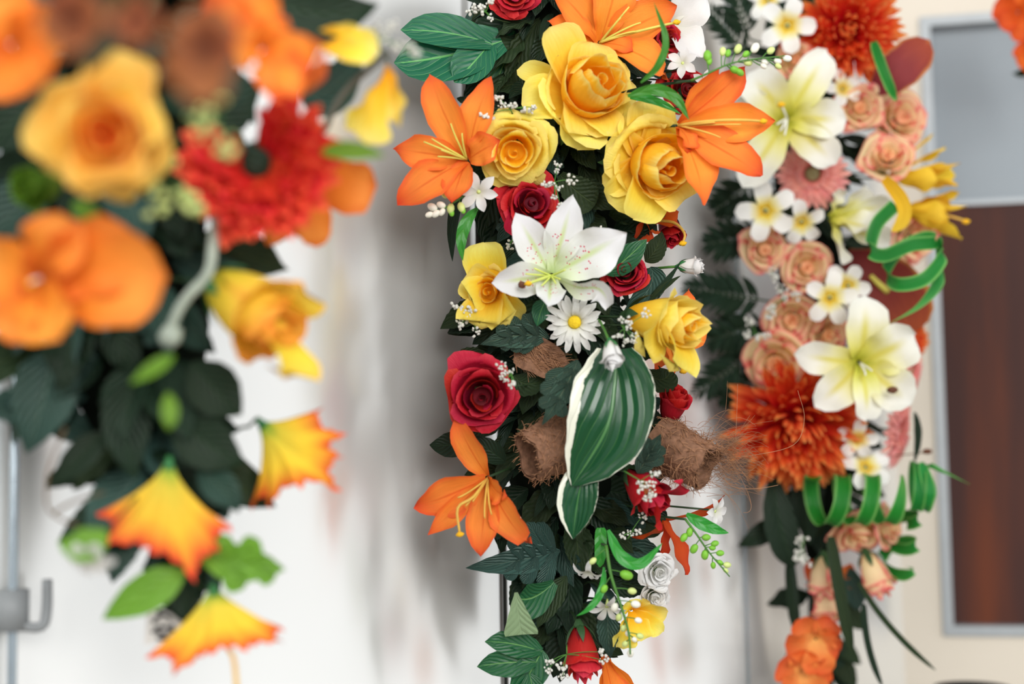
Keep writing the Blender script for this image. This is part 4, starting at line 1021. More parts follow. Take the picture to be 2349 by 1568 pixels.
# ---- coconut fibre
def fibre_tube(name, label, c, d, a, b, ra, rb, squash, g, seed, arc=2 * PI, hair_n=260, hl=26, cat='coconut fibre', group='coconut fibre pieces', mouth=None, hdir=None):
    """a rolled sheet of coconut fibre from a to b with an open end at a"""
    t = T(name, label, cat, c, d, group)
    A_, B_ = t.p(*a), t.p(*b); ax = (B_ - A_).normalized()
    up = CR @ Vector((0, 1, 0)); u_ = (up - ax * up.dot(ax)).normalized(); v_ = ax.cross(u_)
    rnd = random.Random(seed); nu, nv = 10, 26
    def at(u, th, k=1.):
        r = (ra + (rb - ra) * u) * t.px * k * (1 + .08 * math.sin(3 * th + seed) + .05 * math.sin(7 * th + 5 * u))
        return A_.lerp(B_, u) + u_ * (r * math.cos(th)) + v_ * (r * squash * math.sin(th)) + ax * (4 * t.px * math.sin(5 * th + seed) * (1 - u))
    for nm, k in (('sheath', 1.), ('lining', .86)):
        vs_ = [at(i / nu, arc * j / nv, k) for i in range(nu + 1) for j in range(nv + 1)]; q = nv + 1
        mb = MB(); mb.add(vs_, [(i * q + j, i * q + j + 1, (i + 1) * q + j + 1, (i + 1) * q + j) for i in range(nu) for j in range(nv)])
        t.part(nm, mb, COIR)
    def strand(r):
        u, th = r.random(), r.uniform(0, arc); P = at(u, th, 1.01)
        out = (P - A_.lerp(B_, u)).normalized()
        ta = (ax * r.uniform(-1, 1) + (at(u, th + .1) - at(u, th)).normalized() * r.uniform(-1, 1) + out * r.uniform(.02, .5)).normalized()
        L = hl * t.px * r.uniform(.5, 1.5)
        return [P, P + ta * L * .5 + out * L * .1, P + ta * L + Vector((0, 0, -L * .1))]
    hairs(t, 'fibre', hair_n, strand, .9 * t.px, seed)
    def rimhair(r):
        th = r.uniform(0, arc); P = at(0, th, r.uniform(.86, 1)); out = (P - A_).normalized()
        dr = (-ax * r.uniform(.3, 1) + out * r.uniform(-.5, .6)).normalized(); L = hl * .4 * t.px * r.uniform(.4, 1.4)
        return [P, P + dr * L * .5, P + dr * L + out * L * .1]
    hairs(t, 'rim_fibre', 80, rimhair, .8 * t.px, seed + 1)
    stem(t, B_, g); return t
ft = fibre_tube('fibre_sheath', 'hollow brown coconut fibre sheath left of the cream-edged leaf', (1245, 1030), 1.175, (1212, 1048, 42), (1325, 1000, -35), 58, 72, .75, M, 3, hair_n=420, hl=20)
fn = fibre_tube('fibre_nest', 'frayed coconut fibre nest at the right edge above the seen-from-behind lily', (1590, 1035), 1.19, (1622, 1072, 48), (1510, 1010, -25), 54, 62, .85, M, 5, hair_n=420, hl=26)
def wild(r):
    P = fn.p(1640 + r.uniform(-40, 40), 1045 + r.gauss(0, 36), r.uniform(0, 30))
    a = r.gauss(-.15, .55); L = r.uniform(30, 100) * fn.px
    dr = CR @ Vector((math.cos(a), -math.sin(a) if r.random() < .8 else math.sin(a), r.uniform(-.3, .5)))
    return [P, P + dr * L * .5 + Vector((0, 0, r.uniform(-10, 14) * fn.px)), P + dr * L + Vector((0, 0, r.uniform(-26, 14) * fn.px))]
hairs(fn, 'stray_fibre', 260, wild, .55 * fn.px, 9)
mb = MB(); tube(mb, [fn.p(1660, 1050, 20), fn.p(1720, 1045, 30), fn.p(1820, 1020, 25), fn.p(1845, 960, 20), fn.p(1830, 895, 15)], .8 * fn.px, .6 * fn.px, 4, 24)
tube(mb, [fn.p(1660, 1095, 20), fn.p(1700, 1120, 25), fn.p(1785, 1112, 20)], .9 * fn.px, .6 * fn.px, 4, 12)
tube(mb, [fn.p(1680, 1060, 20), fn.p(1722, 1150, 20), fn.p(1705, 1175, 20)], .6 * fn.px, .5 * fn.px, 4, 12)
tube(mb, [fn.p(1685, 1050, 20), fn.p(1690, 950, 20), fn.p(1692, 880, 22)], .5 * fn.px, .4 * fn.px, 4, 12)
fn.part('long_fibre', mb, HAIR)
t = T('fibre_flap', 'flat brown coconut fibre flap under the scalloped grey green leaf', 'coconut fibre', (1180, 815), 1.185, 'coconut fibre pieces')
mb = MB(); P = [t.p(1178, 805, 5), t.p(1235, 815, 20), t.p(1295, 860, 15)]
strip(mb, P, 42 * t.px, 'strap', ripple=.1, nu=14, nv=8); t.part('sheet', mb, COIR)
def flap(r):
    c = curve_at(P, r.random()); c = c + CR @ Vector((r.uniform(-10, 10) * t.px, r.uniform(-34, 34) * t.px, 3 * t.px)); a = r.gauss(-.5, .5); L = r.uniform(14, 40) * t.px
    dr = CR @ Vector((math.cos(a), math.sin(a), r.uniform(0, .3)))
    return [c, c + dr * L * .5, c + dr * L]
hairs(t, 'fibre', 320, flap, .9 * t.px, 4)
# ================================================================== right garland (farther along the wall)
def hw_r(y): return 105 if y < 1050 else max(36, 105 - 70 * (y - 1050) / 250)
backing('flower_garland', 'dark leafy backing of the far garland beside the brown door', 'right', hw_r, 110,
        [('ovate', DKG), ('wave', DKG), ('lance', DKG), ('ovate', OLV)], 21, (60, 110), group='hanging garlands')
Rg = 'right'
D = 1.46
GP, GC, GW = 'peach rosebuds of the far garland', 'cream lilies of the far garland', 'white plumerias of the far garland'
# fern fronds on the wall side
fg = 'dark fern fronds of the far garland'
for lab, b, tp, n, L in [('fern frond pointing up-left beside the top plumeria', (1720, 130), (1625, 20), 11, 60),
                         ('fern frond sticking up at the top edge of the far garland', (1720, 90), (1670, -60), 11, 60),
                         ('fern frond behind the tip of the outward orange lily', (1730, 420), (1640, 480), 11, 62),
                         ('fern frond level with the white bud with calyx', (1750, 540), (1622, 560), 12, 66),
                         ('broad fern frond reaching nearest to the yellow rosebud', (1760, 690), (1574, 660), 13, 72),
                         ('fern frond under the yellow rosebud level', (1760, 740), (1625, 780), 12, 66),
                         ('fern frond drooping beside the tan coral rose', (1745, 800), (1596, 902), 13, 64),
                         ('short fern frond just above the fibre strands', (1740, 870), (1650, 915), 10, 56),
                         ('fern frond between cream lily and gerbera', (1740, 300), (1640, 330), 10, 58)]:
    fern(lab, b, tp, 1.49, n, L, DKG, Rg, group=fg)
# top
mum('spider_mum', 'big red-orange spider mum at the top edge of the far garland', (1946, 72), D, 118, MUM, Rg, 'spider mums', axis=(-.1, .25, 1), n=200, seed=2, spread=1.75, lw=.95)
plumeria('white plumeria with a dark eye at the top of the far garland', (1806, 59), D - .02, 68, Rg, axis=(-.05, .1, 1), roll=.6, group=GW)
plumeria('white plumeria behind the dark-eyed one at the top edge', (1762, 2), D + .02, 52, Rg, axis=(-.2, -.1, 1), roll=.1, group=GW)
rose('peach_rose', 'tan coral rose squeezed under the top plumeria', (1824, 136), D, 42, 'small', 31, PNK, PNKI, Rg, GP, axis=(.1, .2, 1))
lily('cream_lily', 'upper cream lily with a yellow-green throat', (1805, 272), D - .03,
     [(1716, 166, 25, 52), (1897, 117, 20, 44), (1940, 276, 35, 44), (1917, 377, 35, 44, .1), (1703, 428, 30, 44), (1690, 235, 0, 40)], CRM, Rg, GC, axis=(-.1, .05, 1), pr='wide',
     stam=[(1790, 300, 60), (1782, 285, 60), (1800, 310, 60)], smat=FILW, pist=[(1800, 258, 40), (1792, 240, 60)])
plumeria('white plumeria half turned away under the red-orange mum', (1932, 205), D, 46, Rg, axis=(.1, -.2, 1), roll=.3, group=GW)
leaf('anthurium', 'dusky red spathe with a golden edge beside the grey panel', [(2005, 205, 0), (2062, 160, 25), (2132, 92, 20)], 48, ANT, D, pr='wide', cat='anthurium', group='dusky red anthuriums', cup=.25)
leaf('strap_leaf', 'green strap leaf crossing the dusky red spathe', [(2004, 96, 20), (2028, 165, 45), (2056, 232, 35)], 12, RIB, D - .03, pr='strap', cup=.3, nu=18)
R_ = [('peach rose beside the dark strap leaf and upper cream lily', (1972, 246), 50, (-.1, .1, 1)), ('broad peach rose under the dusky red spathe', (2066, 272), 62, (.25, -.2, 1)),
      ('peach rosebud above the yellow side lilies', (2036, 360), 56, (-.15, -.4, .9)), ('tan peach rose under the middle plumeria pair', (1753, 572), 48, (0, .1, 1)),
      ('round coral-tipped rose left of the twin plumerias', (1851, 612), 54, (-.05, .1, 1)), ('upper rose of the clustered coral pair', (1815, 733), 56, (-.15, .2, 1)),
      ('small coral rose behind the lower cream lily', (1897, 765), 46, (.1, .2, 1)), ('big coral-rimmed rose on top of the spider mum', (1778, 832), 66, (-.15, .25, 1)),
      ('peach rose under the horizontal curl of grass', (1968, 1222), 62, (.1, .7, .7)), ('pink-edged rosebud right of the rose under the curled grass', (2040, 1208), 46, (.7, -.1, .6)),
      ('peach rose behind the green coil on the cream frame', (2098, 545), 52, (.3, .1, 1))]
for i, (lab, c, r, ax) in enumerate(R_):
    rose('peach_rose', lab, c, D + (.03 if i in (1, 10) else 0), r, 'small', 40 + i, PNK, PNKI, Rg, GP, axis=ax, roll=i * .9)
for i, (lab, c, r, ax) in enumerate([('peach rosebud hanging head-down beside the dark strap leaves', (1889, 1330), 52, (-.05, 1, .25)), ('lone pink-edged rosebud at the right below the green coils', (2008, 1322), 54, (.35, 1, .3)),
                                      ('lower peach rosebud tucked beneath the hanging one', (1893, 1392), 46, (.0, 1, .3)), ('small peach bud in the orange bottom cluster', (1862, 1535), 46, (.0, 1, .4))]):
    rose('peach_rosebud', lab, c, D, r, 'bud', 60 + i, PNK, PNK, Rg, 'hanging peach rosebuds', axis=ax, roll=i * 1.3)
gerbera('pink gerbera with a grey-green eye under the upper cream lily', (1864, 398), D, 84, Rg, axis=(-.25, .15, 1), seed=1, group='pink gerberas')
gerbera('pink gerbera seen side-on below the lower cream lily', (2048, 985), D + .02, 96, Rg, axis=(.8, .1, .5), seed=2, group='pink gerberas')
gerbera('coral gerbera edge peeping out right of the lower cream lily', (2082, 850), D + .04, 64, Rg, axis=(.7, .1, .6), seed=4, group='pink gerberas')
mum('spider_mum', 'orange spider mum fragment behind the coil and lower cream lily', (2085, 775), D + .05, 58, MUM, Rg, 'spider mums', axis=(.6, 0, .7), n=90, seed=7, spread=1.6, lw=1.3)
mum('spider_mum', 'largest orange spider mum above the horizontal grass curl', (1824, 985), D - .01, 150, MUM, Rg, 'spider mums', axis=(-.1, .45, 1), n=220, seed=4, spread=1.8, lw=.95)
lily('yellow_lily', 'upper yellow lily pointing sideways at the grey panel', (2035, 408), D + .02, [(2203, 376, 20, 32), (2168, 338, 10, 26), (2140, 306, 0, 16), (2196, 425, 20, 30), (2150, 415, 40, 30), (2190, 400, -20, 30)], YLL, Rg, 'yellow side lilies', axis=(1, 0, .15), bend=-.02, pr='trumpet')
lily('yellow_lily', 'lower yellow lily with a pink stigma over the brown panel', (2062, 478), D + .02, [(2218, 474, 20, 32), (2206, 548, 30, 34), (2200, 440, 0, 26), (2180, 520, 40, 34), (2180, 470, -20, 30), (2170, 500, 50, 34)], YLL, Rg, 'yellow side lilies', axis=(1, .15, .15), bend=-.02, pr='trumpet', pist=[(2160, 492, 20), (2216, 508, 25)], smat=FILO)
lily('cream_lily', 'cream-yellow lily seen from the side between plumerias and coil', (1905, 500), D - .01, [(2048, 468, 30, 40), (2040, 560, 40, 46), (1925, 432, 20, 34), (1936, 606, 30, 34), (2010, 520, 55, 46), (2000, 440, 0, 40)], CRM, Rg, GC, axis=(.8, .1, .6), bend=.02, pr='trumpet')
leaf('curled_petal', 'curled yellow petal hooked beside the start of the green coil', [(2028, 410, 20), (2075, 480, 40), (2045, 530, 25)], 16, YLL, D - .04, pr='strap', cat='petal', nu=18)
plumeria('white plumeria with a brown eye left of the cream-yellow lily', (1756, 483), D - .02, 70, Rg, axis=(-.05, .05, 1), roll=.3, group=GW)
plumeria('white plumeria turned down beside the brown-eyed one', (1838, 508), D - .01, 58, Rg, axis=(.1, .55, 1), roll=.9, group=GW)
plumeria('white plumeria facing the coil with two raised petals', (1946, 655), D - .02, 56, Rg, axis=(-.4, .1, 1), roll=.5, group=GW)
plumeria('white plumeria with dark eye left of its raised-petal twin', (1903, 682), D - .03, 62, Rg, axis=(-.05, .15, 1), roll=.1, group=GW)
t = T('anthurium', 'wine red heart-shaped anthurium behind the green coil', 'anthurium', (2005, 640), D + .03, 'dusky red anthuriums')
mb = MB(); strip(mb, [t.p(1940, 590, 0), t.p(2030, 660, 25), t.p(2085, 770, 15)], 82 * t.px, 'round', cup=.15); t.part('spathe', mb, ANT)
mb = MB(); tube(mb, [t.p(2036, 668, 26), t.p(2010, 645, 38), t.p(1998, 632, 44)], 8 * t.px, 5 * t.px, 8, 6); t.part('spadix', mb, FILA)
t = lily('cream_lily', 'lower cream lily with one brown anther over the orange mum', (1972, 832), D - .05,
     [(1984, 676, 20, 50), (2098, 768, 35, 56), (2090, 926, 45, 50, .1), (1986, 965, 30, 34, .2), (1868, 930, 35, 44), (1822, 812, 25, 38)], CRM, Rg, GC, axis=(.1, .1, 1), pr='wide', stam=[(2000, 850, 70), (1985, 860, 70)], smat=FILW)
mb = MB(); ball(mb, t.p(2047, 894, 70), 12 * t.px, 8 * t.px, 7 * t.px, 8, 5, bump=.3, R=CR); t.part('anther', mb, ANTB, label='brown anther')
plumeria('white plumeria beneath the lower cream lily beside the mum', (1968, 1005), D - .02, 50, Rg, axis=(-.2, .3, 1), roll=.7, group=GW)
plumeria('yellow-centred plumeria on top of the horizontal grass curl', (1985, 1072), D - .01, 62, Rg, axis=(.1, -.5, .8), roll=.2, group=GW)
# white bells
for lab, c, dots in [('white bell sprig in the dark leaves left of the coral pair', (1740, 780), [(1719, 738, 12), (1714, 765, 14), (1738, 768, 13), (1760, 768, 11)]),
                     ('white bell sprig above the clustered coral pair', (1800, 690), [(1790, 662, 13), (1800, 684, 12), (1824, 676, 13), (1770, 705, 15), (1765, 725, 13)]),
                     ('white bells hanging beside the dark strap leaves', (1845, 1230), [(1836, 1240, 14), (1838, 1268, 16), (1832, 1285, 14), (1848, 1288, 14)]),
                     ('white bells beside the small tan rose stem', (1770, 620), [(1772, 622, 12), (1776, 640, 12)])]:
    sprig(lab, c, D - .02, dots, group='white bell sprigs')
# curled grass
GRB = 'curled grass ribbons'
ribbon('grass_ribbon', 'green grass ribbon coiled in the air before the brown panel', [(2054, 470, 10), (2012, 515, 25), (1998, 572, 30), (2030, 586, 40), (2090, 562, 50), (2145, 556, 20), (2120, 545, -10), (2060, 575, -20), (2035, 625, 0), (2062, 652, 45), (2120, 640, 60), (2160, 590, 40), (2152, 560, 10), (2155, 640, 25), (2110, 700, 30), (2040, 742, 20)], 16, RIB, D - .05, (.15, 1, .15), group=GRB, nu=150)
def coil(x0, y0, x1, y1, rx, ry, turns, ph=0., n=14, rz=45):
    out = []
    for i in range(int(n * turns) + 1):
        k = i / (n * turns); a = 2 * PI * k * turns + ph
        out.append((x0 + (x1 - x0) * k + rx * math.sin(a), y0 + (y1 - y0) * k + ry * math.cos(a), rz * math.sin(a + .3)))
    return out
ribbon('grass_ribbon', 'wide green grass ribbon curled horizontally under the orange mum', coil(1858, 1148, 2075, 1142, 16, 54, 3.2, 2.6), 18, RIB, D - .03, (1, .05, .1), group=GRB, nu=170)
ribbon('grass_ribbon', 'upright loop of grass at the cream frame ending in a long point', coil(2095, 1120, 2122, 1112, 12, 56, 1.2, .5) + [(2119, 1066, 20), (2170, 1085, 20), (2224, 1110, 15)], 14, RIB, D - .02, (1, .1, .2), group=GRB, nu=110)
ribbon('grass_ribbon', 'green grass ribbon spiralling down behind the lower peach roses', coil(2070, 1180, 2058, 1320, 36, 22, 2.4, .3, rz=50), 14, RIB, D, (.1, 1, .25), group=GRB, nu=150)
# strap leaves, stems, orange blossoms at the foot
leaf('strap_leaf', 'dark olive strap leaf hanging straight down at the foot of the far garland', [(1905, 1230, 0), (1928, 1370, 25), (1955, 1500, 20)], 15, OLV, D - .03, pr='strap', cup=.3, nu=18, nrm=(0, 0, 1))
leaf('strap_leaf', 'thin straight dark stem leaf slanting to the lower right', [(1970, 1335, 0), (2045, 1440, 10), (2146, 1536, 10)], 7, OLV, D - .02, pr='strap', nu=14)
leaf('strap_leaf', 'thin green blade trailing to the bottom edge', [(1982, 1385, 0), (1992, 1480, 10), (2025, 1575, 10)], 8, DKG, D - .02, pr='strap', nu=14)
leaf('broad_leaf', 'long matte dark leaf below the largest orange mum', [(1775, 1095, 0), (1790, 1200, 15), (1822, 1300, 5)], 38, DKG, D + .02, pr='wide', nu=16)
leaf('strap_leaf', 'narrow dark leaf left of the hanging rosebuds', [(1812, 1290, 0), (1818, 1370, 8), (1826, 1448, 5)], 14, DKG, D + .02, pr='strap')
leaf('broad_leaf', 'small dark leaf pointing left at the foot of the far garland', [(1790, 1190, 0), (1745, 1225, 10), (1692, 1252, 5)], 26, DKG, D + .04)
leaf('broad_leaf', 'dark leaf behind the lone pink-edged bud', [(1950, 1300, 0), (1962, 1360, 5), (1966, 1400, 0)], 24, BLG, D + .03)
leaf('broad_leaf', 'second long dark leaf beside the matte dark leaf', [(1835, 1095, 0), (1850, 1170, 5), (1858, 1250, 0)], 34, DKG, D + .03)
for i, (lab, c, P) in enumerate([('upper orange blossom of the bottom cluster', (1872, 1465), [(1800, 1480, 10, 38), (1830, 1420, 5, 34), (1925, 1490, 10, 36), (1905, 1415, 5, 34), (1875, 1545, 20, 38), (1915, 1450, 20, 30)]),
                                 ('lower orange blossom cut by the bottom edge', (1840, 1540), [(1785, 1520, 10, 36), (1800, 1590, 10, 36), (1905, 1530, 10, 36), (1890, 1600, 10, 36), (1840, 1490, 20, 34)]),
                                 ('deep orange blossom behind the dark strap leaf', (1905, 1330), [(1960, 1300, 5, 26), (1965, 1345, 5, 26), (1850, 1290, 0, 26), (1870, 1350, 0, 26), (1945, 1375, 5, 26)])]):
    lily('orange_blossom', lab, c, D - .02 + .06 * (i == 2), P, petal_mat('coral_orange_petal', [(0, (250, 190, 110)), (.4, (240, 136, 70)), (1, (226, 92, 46))]) if i == 0 else bpy.data.materials['coral_orange_petal'], Rg, 'orange blossoms at the foot of the far garland', axis=(0, .4, 1), pr='round', cat='blossom')
t = T('hanging_pod', 'small brown pod against the cream door frame', 'pod', (2127, 1035), D, solo=True)
mb = MB(); ball(mb, t.o, 12 * t.px, 7 * t.px, 7 * t.px, 8, 6, R=CR); tube(mb, [t.o, t.p(2100, 1040, -5), t.p(2040, 1045, -30)], 1.6 * t.px, 1.6 * t.px, 4, 5); t.part('hanging_pod', mb, ANTB)
leaf('broad_leaf', 'slim dark leaf edge hanging beside the side-on gerbera', [(2098, 945, 0), (2106, 1000, 5), (2096, 1065, 0)], 9, DKG, D, pr='lance')
# far garland at the right edge
lily('orange_blossom', 'blurred dark orange blossom cut by the top right corner', (2335, 30), 1.62, [(2280, 10, 10, 32), (2292, 60, 10, 28), (2330, -40, 0, 34), (2390, 20, 0, 34), (2360, 90, 10, 34)], ORD, None, 'blurred blossoms at the right edge', axis=(-.3, .2, 1), pr='round', cat='blossom', endp=W(2420, 60, 1.75))
lily('orange_blossom', 'blurred orange blossom half out of frame at the right edge', (2365, 130), 1.62, [(2330, 105, 10, 22), (2335, 150, 10, 24), (2400, 110, 0, 30), (2390, 170, 0, 30)], ORD, None, 'blurred blossoms at the right edge', axis=(-.3, .2, 1), pr='round', cat='blossom', endp=W(2430, 140, 1.75))
leaf('broad_leaf', 'dark blurred leaf under the right-edge blossom', [(2370, 140, 0), (2350, 165, 5), (2322, 168, 0)], 12, OLV, 1.63)
t = T('dark_vase', 'dark round vase rim at the bottom right edge', 'vase', (2235, 1640), 1.55, solo=True)
mb = MB(); vs_ = []; n_ = 28
zc = Vector((0, 0, 1)); Pm = t.p(2232, 1574, 0)
pr_ = [(.0, -.20), (.035, -.20), (.05, -.12), (.045, -.05), (.036, -.015), (.042, 0), (.038, 0), (.032, -.015), (.03, -.05), (.0, -.06)]
for r, z in pr_:
    for j in range(n_): vs_.append(Pm + Vector((r * math.cos(2 * PI * j / n_), r * math.sin(2 * PI * j / n_), z)))
mb.add(vs_, [(i * n_ + j, i * n_ + (j + 1) % n_, (i + 1) * n_ + (j + 1) % n_, (i + 1) * n_ + j) for i in range(len(pr_) - 1) for j in range(n_)])
t.part('dark_vase', mb, plain_mat('black_glaze', (20, 18, 18), .3, .5))
# ================================================================== left garland (close to the camera)
def hw_l(y): return 270 if y < 750 else max(60, 270 - 200 * (y - 750) / 450)
backing('flower_garland', 'dark leafy backing of the blurred near garland', 'left', hw_l, 130,
        [('ovate', DKG), ('wave', DKG), ('ovate', BLG), ('wave', OLV), ('dusty', BLG), ('ovate', DKG)], 31, (110, 220), group='hanging garlands')
Lg = 'left'; D = .80
GT, GO = 'yellow trumpet lilies of the near garland', 'orange blossoms of the near garland'
rose('yellow_rose', 'large blurred yellow rose with an orange heart in the near garland', (245, 310), D - .05, 128, 'full', 6, APR, APRI, Lg, 'yellow roses of the near garland', axis=(.18, .15, 1), roll=1.2,
     outer=[(290, 120, 20, 84, .15), (85, 270, 10, 90, .2), (140, 400, 20, 90, .2), (250, 440, 30, 90, .25), (350, 230, 15, 80, .2)])
rose('yellow_rose', 'blurred yellow-orange rosebud drooping to the right over the bare wall', (585, 712), D + .07, 132, 'bud', 2, YELO, YELO, Lg, 'yellow roses of the near garland', axis=(.75, .5, .4), roll=.5,
     outer=[(694, 645, 20, 80, .3), (650, 866, 50, 84, .3)], sep=SEP)
rose('green_bud', 'blurred yellow-green bud under the large blurred rose', (85, 430), D + .02, 70, 'bud', 5, LIM, LIM, Lg, axis=(-.4, .3, 1), cat='bud')
lily('orange_lily', 'large blurred orange flower with broad petals at the left edge', (90, 640), D - .02,
     [(384, 634, 30, 112, .12), (140, 775, 40, 74, .2), (22, 785, 30, 56, .1), (-40, 600, 20, 80), (180, 505, 40, 76, .2), (330, 560, 5, 90)], ORW, Lg, GO, axis=(-.2, .1, 1), pr='wide', pist=[(75, 645, 30), (69, 652, 55)], smat=FILW)
mum('red_mum', 'blurred red mum with a bare green middle in the near garland', (588, 372), D + .05, 172, MUMR, Lg, axis=(.1, .1, 1), n=200, seed=9, spread=1.55, gap=.28, disc=DKG, lw=1.6, keep=lambda q: q.y < .45 or q.x > .2)
# orange blossoms round the mum
lily('orange_lily', 'blurred orange flower right of the near red mum', (700, 420), D + .13, [(862, 425, 25, 62, .2), (722, 566, 20, 42), (690, 545, 0, 30), (780, 380, 0, 54), (610, 560, 0, 30)], ORW, Lg, GO, axis=(.4, .3, 1), pr='wide')
lily('orange_lily', 'blurred orange flower with a hooked petal above the red mum', (600, 110), D, [(742, 176, 40, 72, .3), (690, 215, 45, 60, .25), (460, 10, 20, 70, .2), (560, -40, 10, 70), (660, 40, 30, 34, .3), (520, 90, 35, 60, .25)], OR, Lg, GO, axis=(.1, .2, 1), pr='wide')
lily('orange_lily', 'blurred orange flower cut by the top left corner', (30, 100), D - .06, [(120, 170, 30, 80, .2), (-30, 220, 20, 80), (60, 215, 40, 80, .2), (140, 60, 10, 70), (0, -20, 10, 80)], ORW, Lg, GO, axis=(0, .2, 1), pr='wide')
near = 'very near out-of-focus blossoms'
for lab, c, dd, P, m in [('out-of-focus shade-browned orange blossom nearest to the lens', (470, 110), .56, [(400, 200, 10, 60), (540, 150, 10, 60), (430, 30, 10, 60), (530, 30, 10, 60), (480, 235, 20, 56)], SHADED),
                         ('out-of-focus shaded tan blossom at the top of the near garland', (315, 40), .58, [(270, 10, 10, 44), (355, 15, 10, 44), (330, 100, 10, 44), (285, 95, 10, 44)], SHADED),
                         ('out-of-focus shade-darkened blossom between the top corner and the tan blossom', (170, 45), .58, [(90, 30, 10, 50), (230, 0, 10, 50), (200, 110, 10, 50), (120, 110, 10, 50), (160, -30, 10, 50)], SHADED)]:
    lily('blurred_blossom', lab, c, dd, P, m, None, near, axis=(0, .2, 1), pr='wide', cat='blossom', endp=core_pt('left', 60))
leaf('broad_leaf', 'dark out-of-focus leaf between the top blossoms', [(250, 0, 0), (225, 80, 10), (200, 170, 10)], 50, DKG, .66)
leaf('broad_leaf', 'grey green out-of-focus leaf above the near red mum', [(480, 60, 0), (510, 160, 10), (560, 230, 10)], 46, BLG, .64)
leaf('broad_leaf', 'dark leaf tucked behind the top of the near red mum', [(480, 300, 0), (530, 240, 10), (600, 190, 5)], 60, DKG, .9)
leaf('broad_leaf', 'dark leaf at the left edge between the big yellow rose and the green bud', [(90, 240, 0), (30, 280, 10), (-30, 350, 5)], 70, DKG, .88)
leaf('broad_leaf', 'dark leaf at the left edge under the yellow-green bud', [(100, 430, 0), (40, 480, 10), (-30, 560, 5)], 66, BLG, .88)
leaf('broad_leaf', 'large dark leaf across the top of the near garland', [(600, -20, 0), (720, 30, 12), (870, 10, 10)], 72, DKG, .88)
leaf('broad_leaf', 'dark blue green leaf behind the yellow side petals', [(690, 220, 0), (760, 200, 10), (830, 130, 5)], 60, BLG, .93)
lily('yellow_lily', 'blurred yellow side lily hanging nearest the lobed green leaf', (892, 150), D + .1, [(840, 330, 20, 46, .1), (905, 280, 10, 40), (792, 292, 20, 40, .15), (918, 292, 5, 16)], YEL, None, 'blurred yellow lilies by the twig', axis=(-.1, 1, .4), pr='trumpet', bend=-.05, endp=W(760, 160, .97))
lily('yellow_lily', 'blurred pale yellow petals below the dark top leaf', (720, 85), D + .08, [(870, 115, 20, 42, .1), (850, 140, 20, 30, .1), (830, 90, 5, 36)], YEL, None, 'blurred yellow lilies by the twig', axis=(.8, .2, .6), pr='wide', endp=core_pt('left', 100))
sprig('yellow-green seed sprig sticking out beside the lobed leaf', (850, 90), .9, [(938, 108, 16), (948, 122, 16), (910, 110, 14), (880, 80, 16), (860, 60, 16), (900, 60, 14), (840, 75, 16)], None, group='seed sprigs', hub=(885, 95))
t = T('grey_twig', 'dark grey twig slanting between the yellow side lilies', 'twig', (890, 118), .9, solo=True)
mb = MB(); tube(mb, [t.p(892, 118, 0), t.p(810, 190, 8), t.p(765, 250, 8), t.p(742, 300, 0), t.p(690, 330, -60)], 9 * t.px, 7 * t.px, 6, 16); t.part('grey_twig', mb, plain_mat('grey_bark', (84, 84, 76), .8))
leaf('broad_leaf', 'small bright olive leaf right of the near red mum', [(735, 350, 0), (810, 345, 10), (885, 358, 5)], 22, LIM, D + .04)
# buds and pale bits
sprig('blurred pale buds inside the ring of the near red mum', (520, 280), D - .1, [(465, 300, 26), (528, 335, 32), (480, 250, 20), (510, 230, 16), (450, 270, 18)], None, group='blurred pale bud sprigs', hub=(495, 290), mat=BUDY)
sprig('blurred pale green buds below the left of the red mum', (400, 420), D - .03, [(365, 462, 30), (410, 450, 26), (445, 488, 34), (395, 370, 18), (350, 420, 22), (440, 460, 20)], None, group='blurred pale bud sprigs', hub=(405, 440), mat=BUDY)
leaf('broad_leaf', 'blurred bright leaf below the large yellow rose', [(165, 465, 0), (205, 490, 10), (250, 520, 5)], 22, LIM, D)
t = T('fuzzy_yarn', 'fuzzy pale grey yarn looping down the middle of the near garland', 'yarn', (497, 480), D + .06, solo=True)
mb = MB(); tube(mb, [t.p(497, 480, 0), t.p(488, 560, 15), t.p(478, 625, 20), t.p(430, 680, 25), t.p(405, 720, 25), t.p(384, 775, 15)], 12 * t.px, 12 * t.px, 7, 26); ball(mb, t.p(392, 770, 18), 26 * t.px, nu=8, nv=6, bump=.4)
t.part('fuzzy_yarn', mb, plain_mat('grey_fuzz', (168, 182, 170), .9, scale=200))
# trumpets
trumpet('wide blurred yellow trumpet lily with ragged red-tipped lip', (388, 1060), D + .09, [(220, 1178, 0), (240, 1256, 45), (345, 1270, 75), (449, 1336, 60), (506, 1270, 45), (538, 1216, 0), (465, 1190, -60), (380, 1180, -75), (300, 1170, -50)], TRU, Lg, GT)
trumpet('blurred yellow trumpet lily turned to the right against the white wall', (597, 968), D + .13, [(797, 994, 0), (788, 1052, 35), (784, 1130, 25), (690, 1122, 60), (618, 1174, 40), (572, 1176, 0), (640, 1090, -50), (738, 934, -30)], TRU, None, GT, endp=core_pt('left', 880), notch=.14)
trumpet('lowest blurred yellow trumpet lily above the bottom edge', (490, 1350), D + .10, [(333, 1508, 0), (398, 1550, 50), (480, 1502, 75), (570, 1492, 65), (656, 1476, 25), (658, 1445, -5), (560, 1440, -60), (440, 1462, -60)], TRU, None, GT, pist=[(515, 1470, 20), (536, 1510, 25), (545, 1600, 25)], endp=core_pt('left', 1240), bell=1.2)
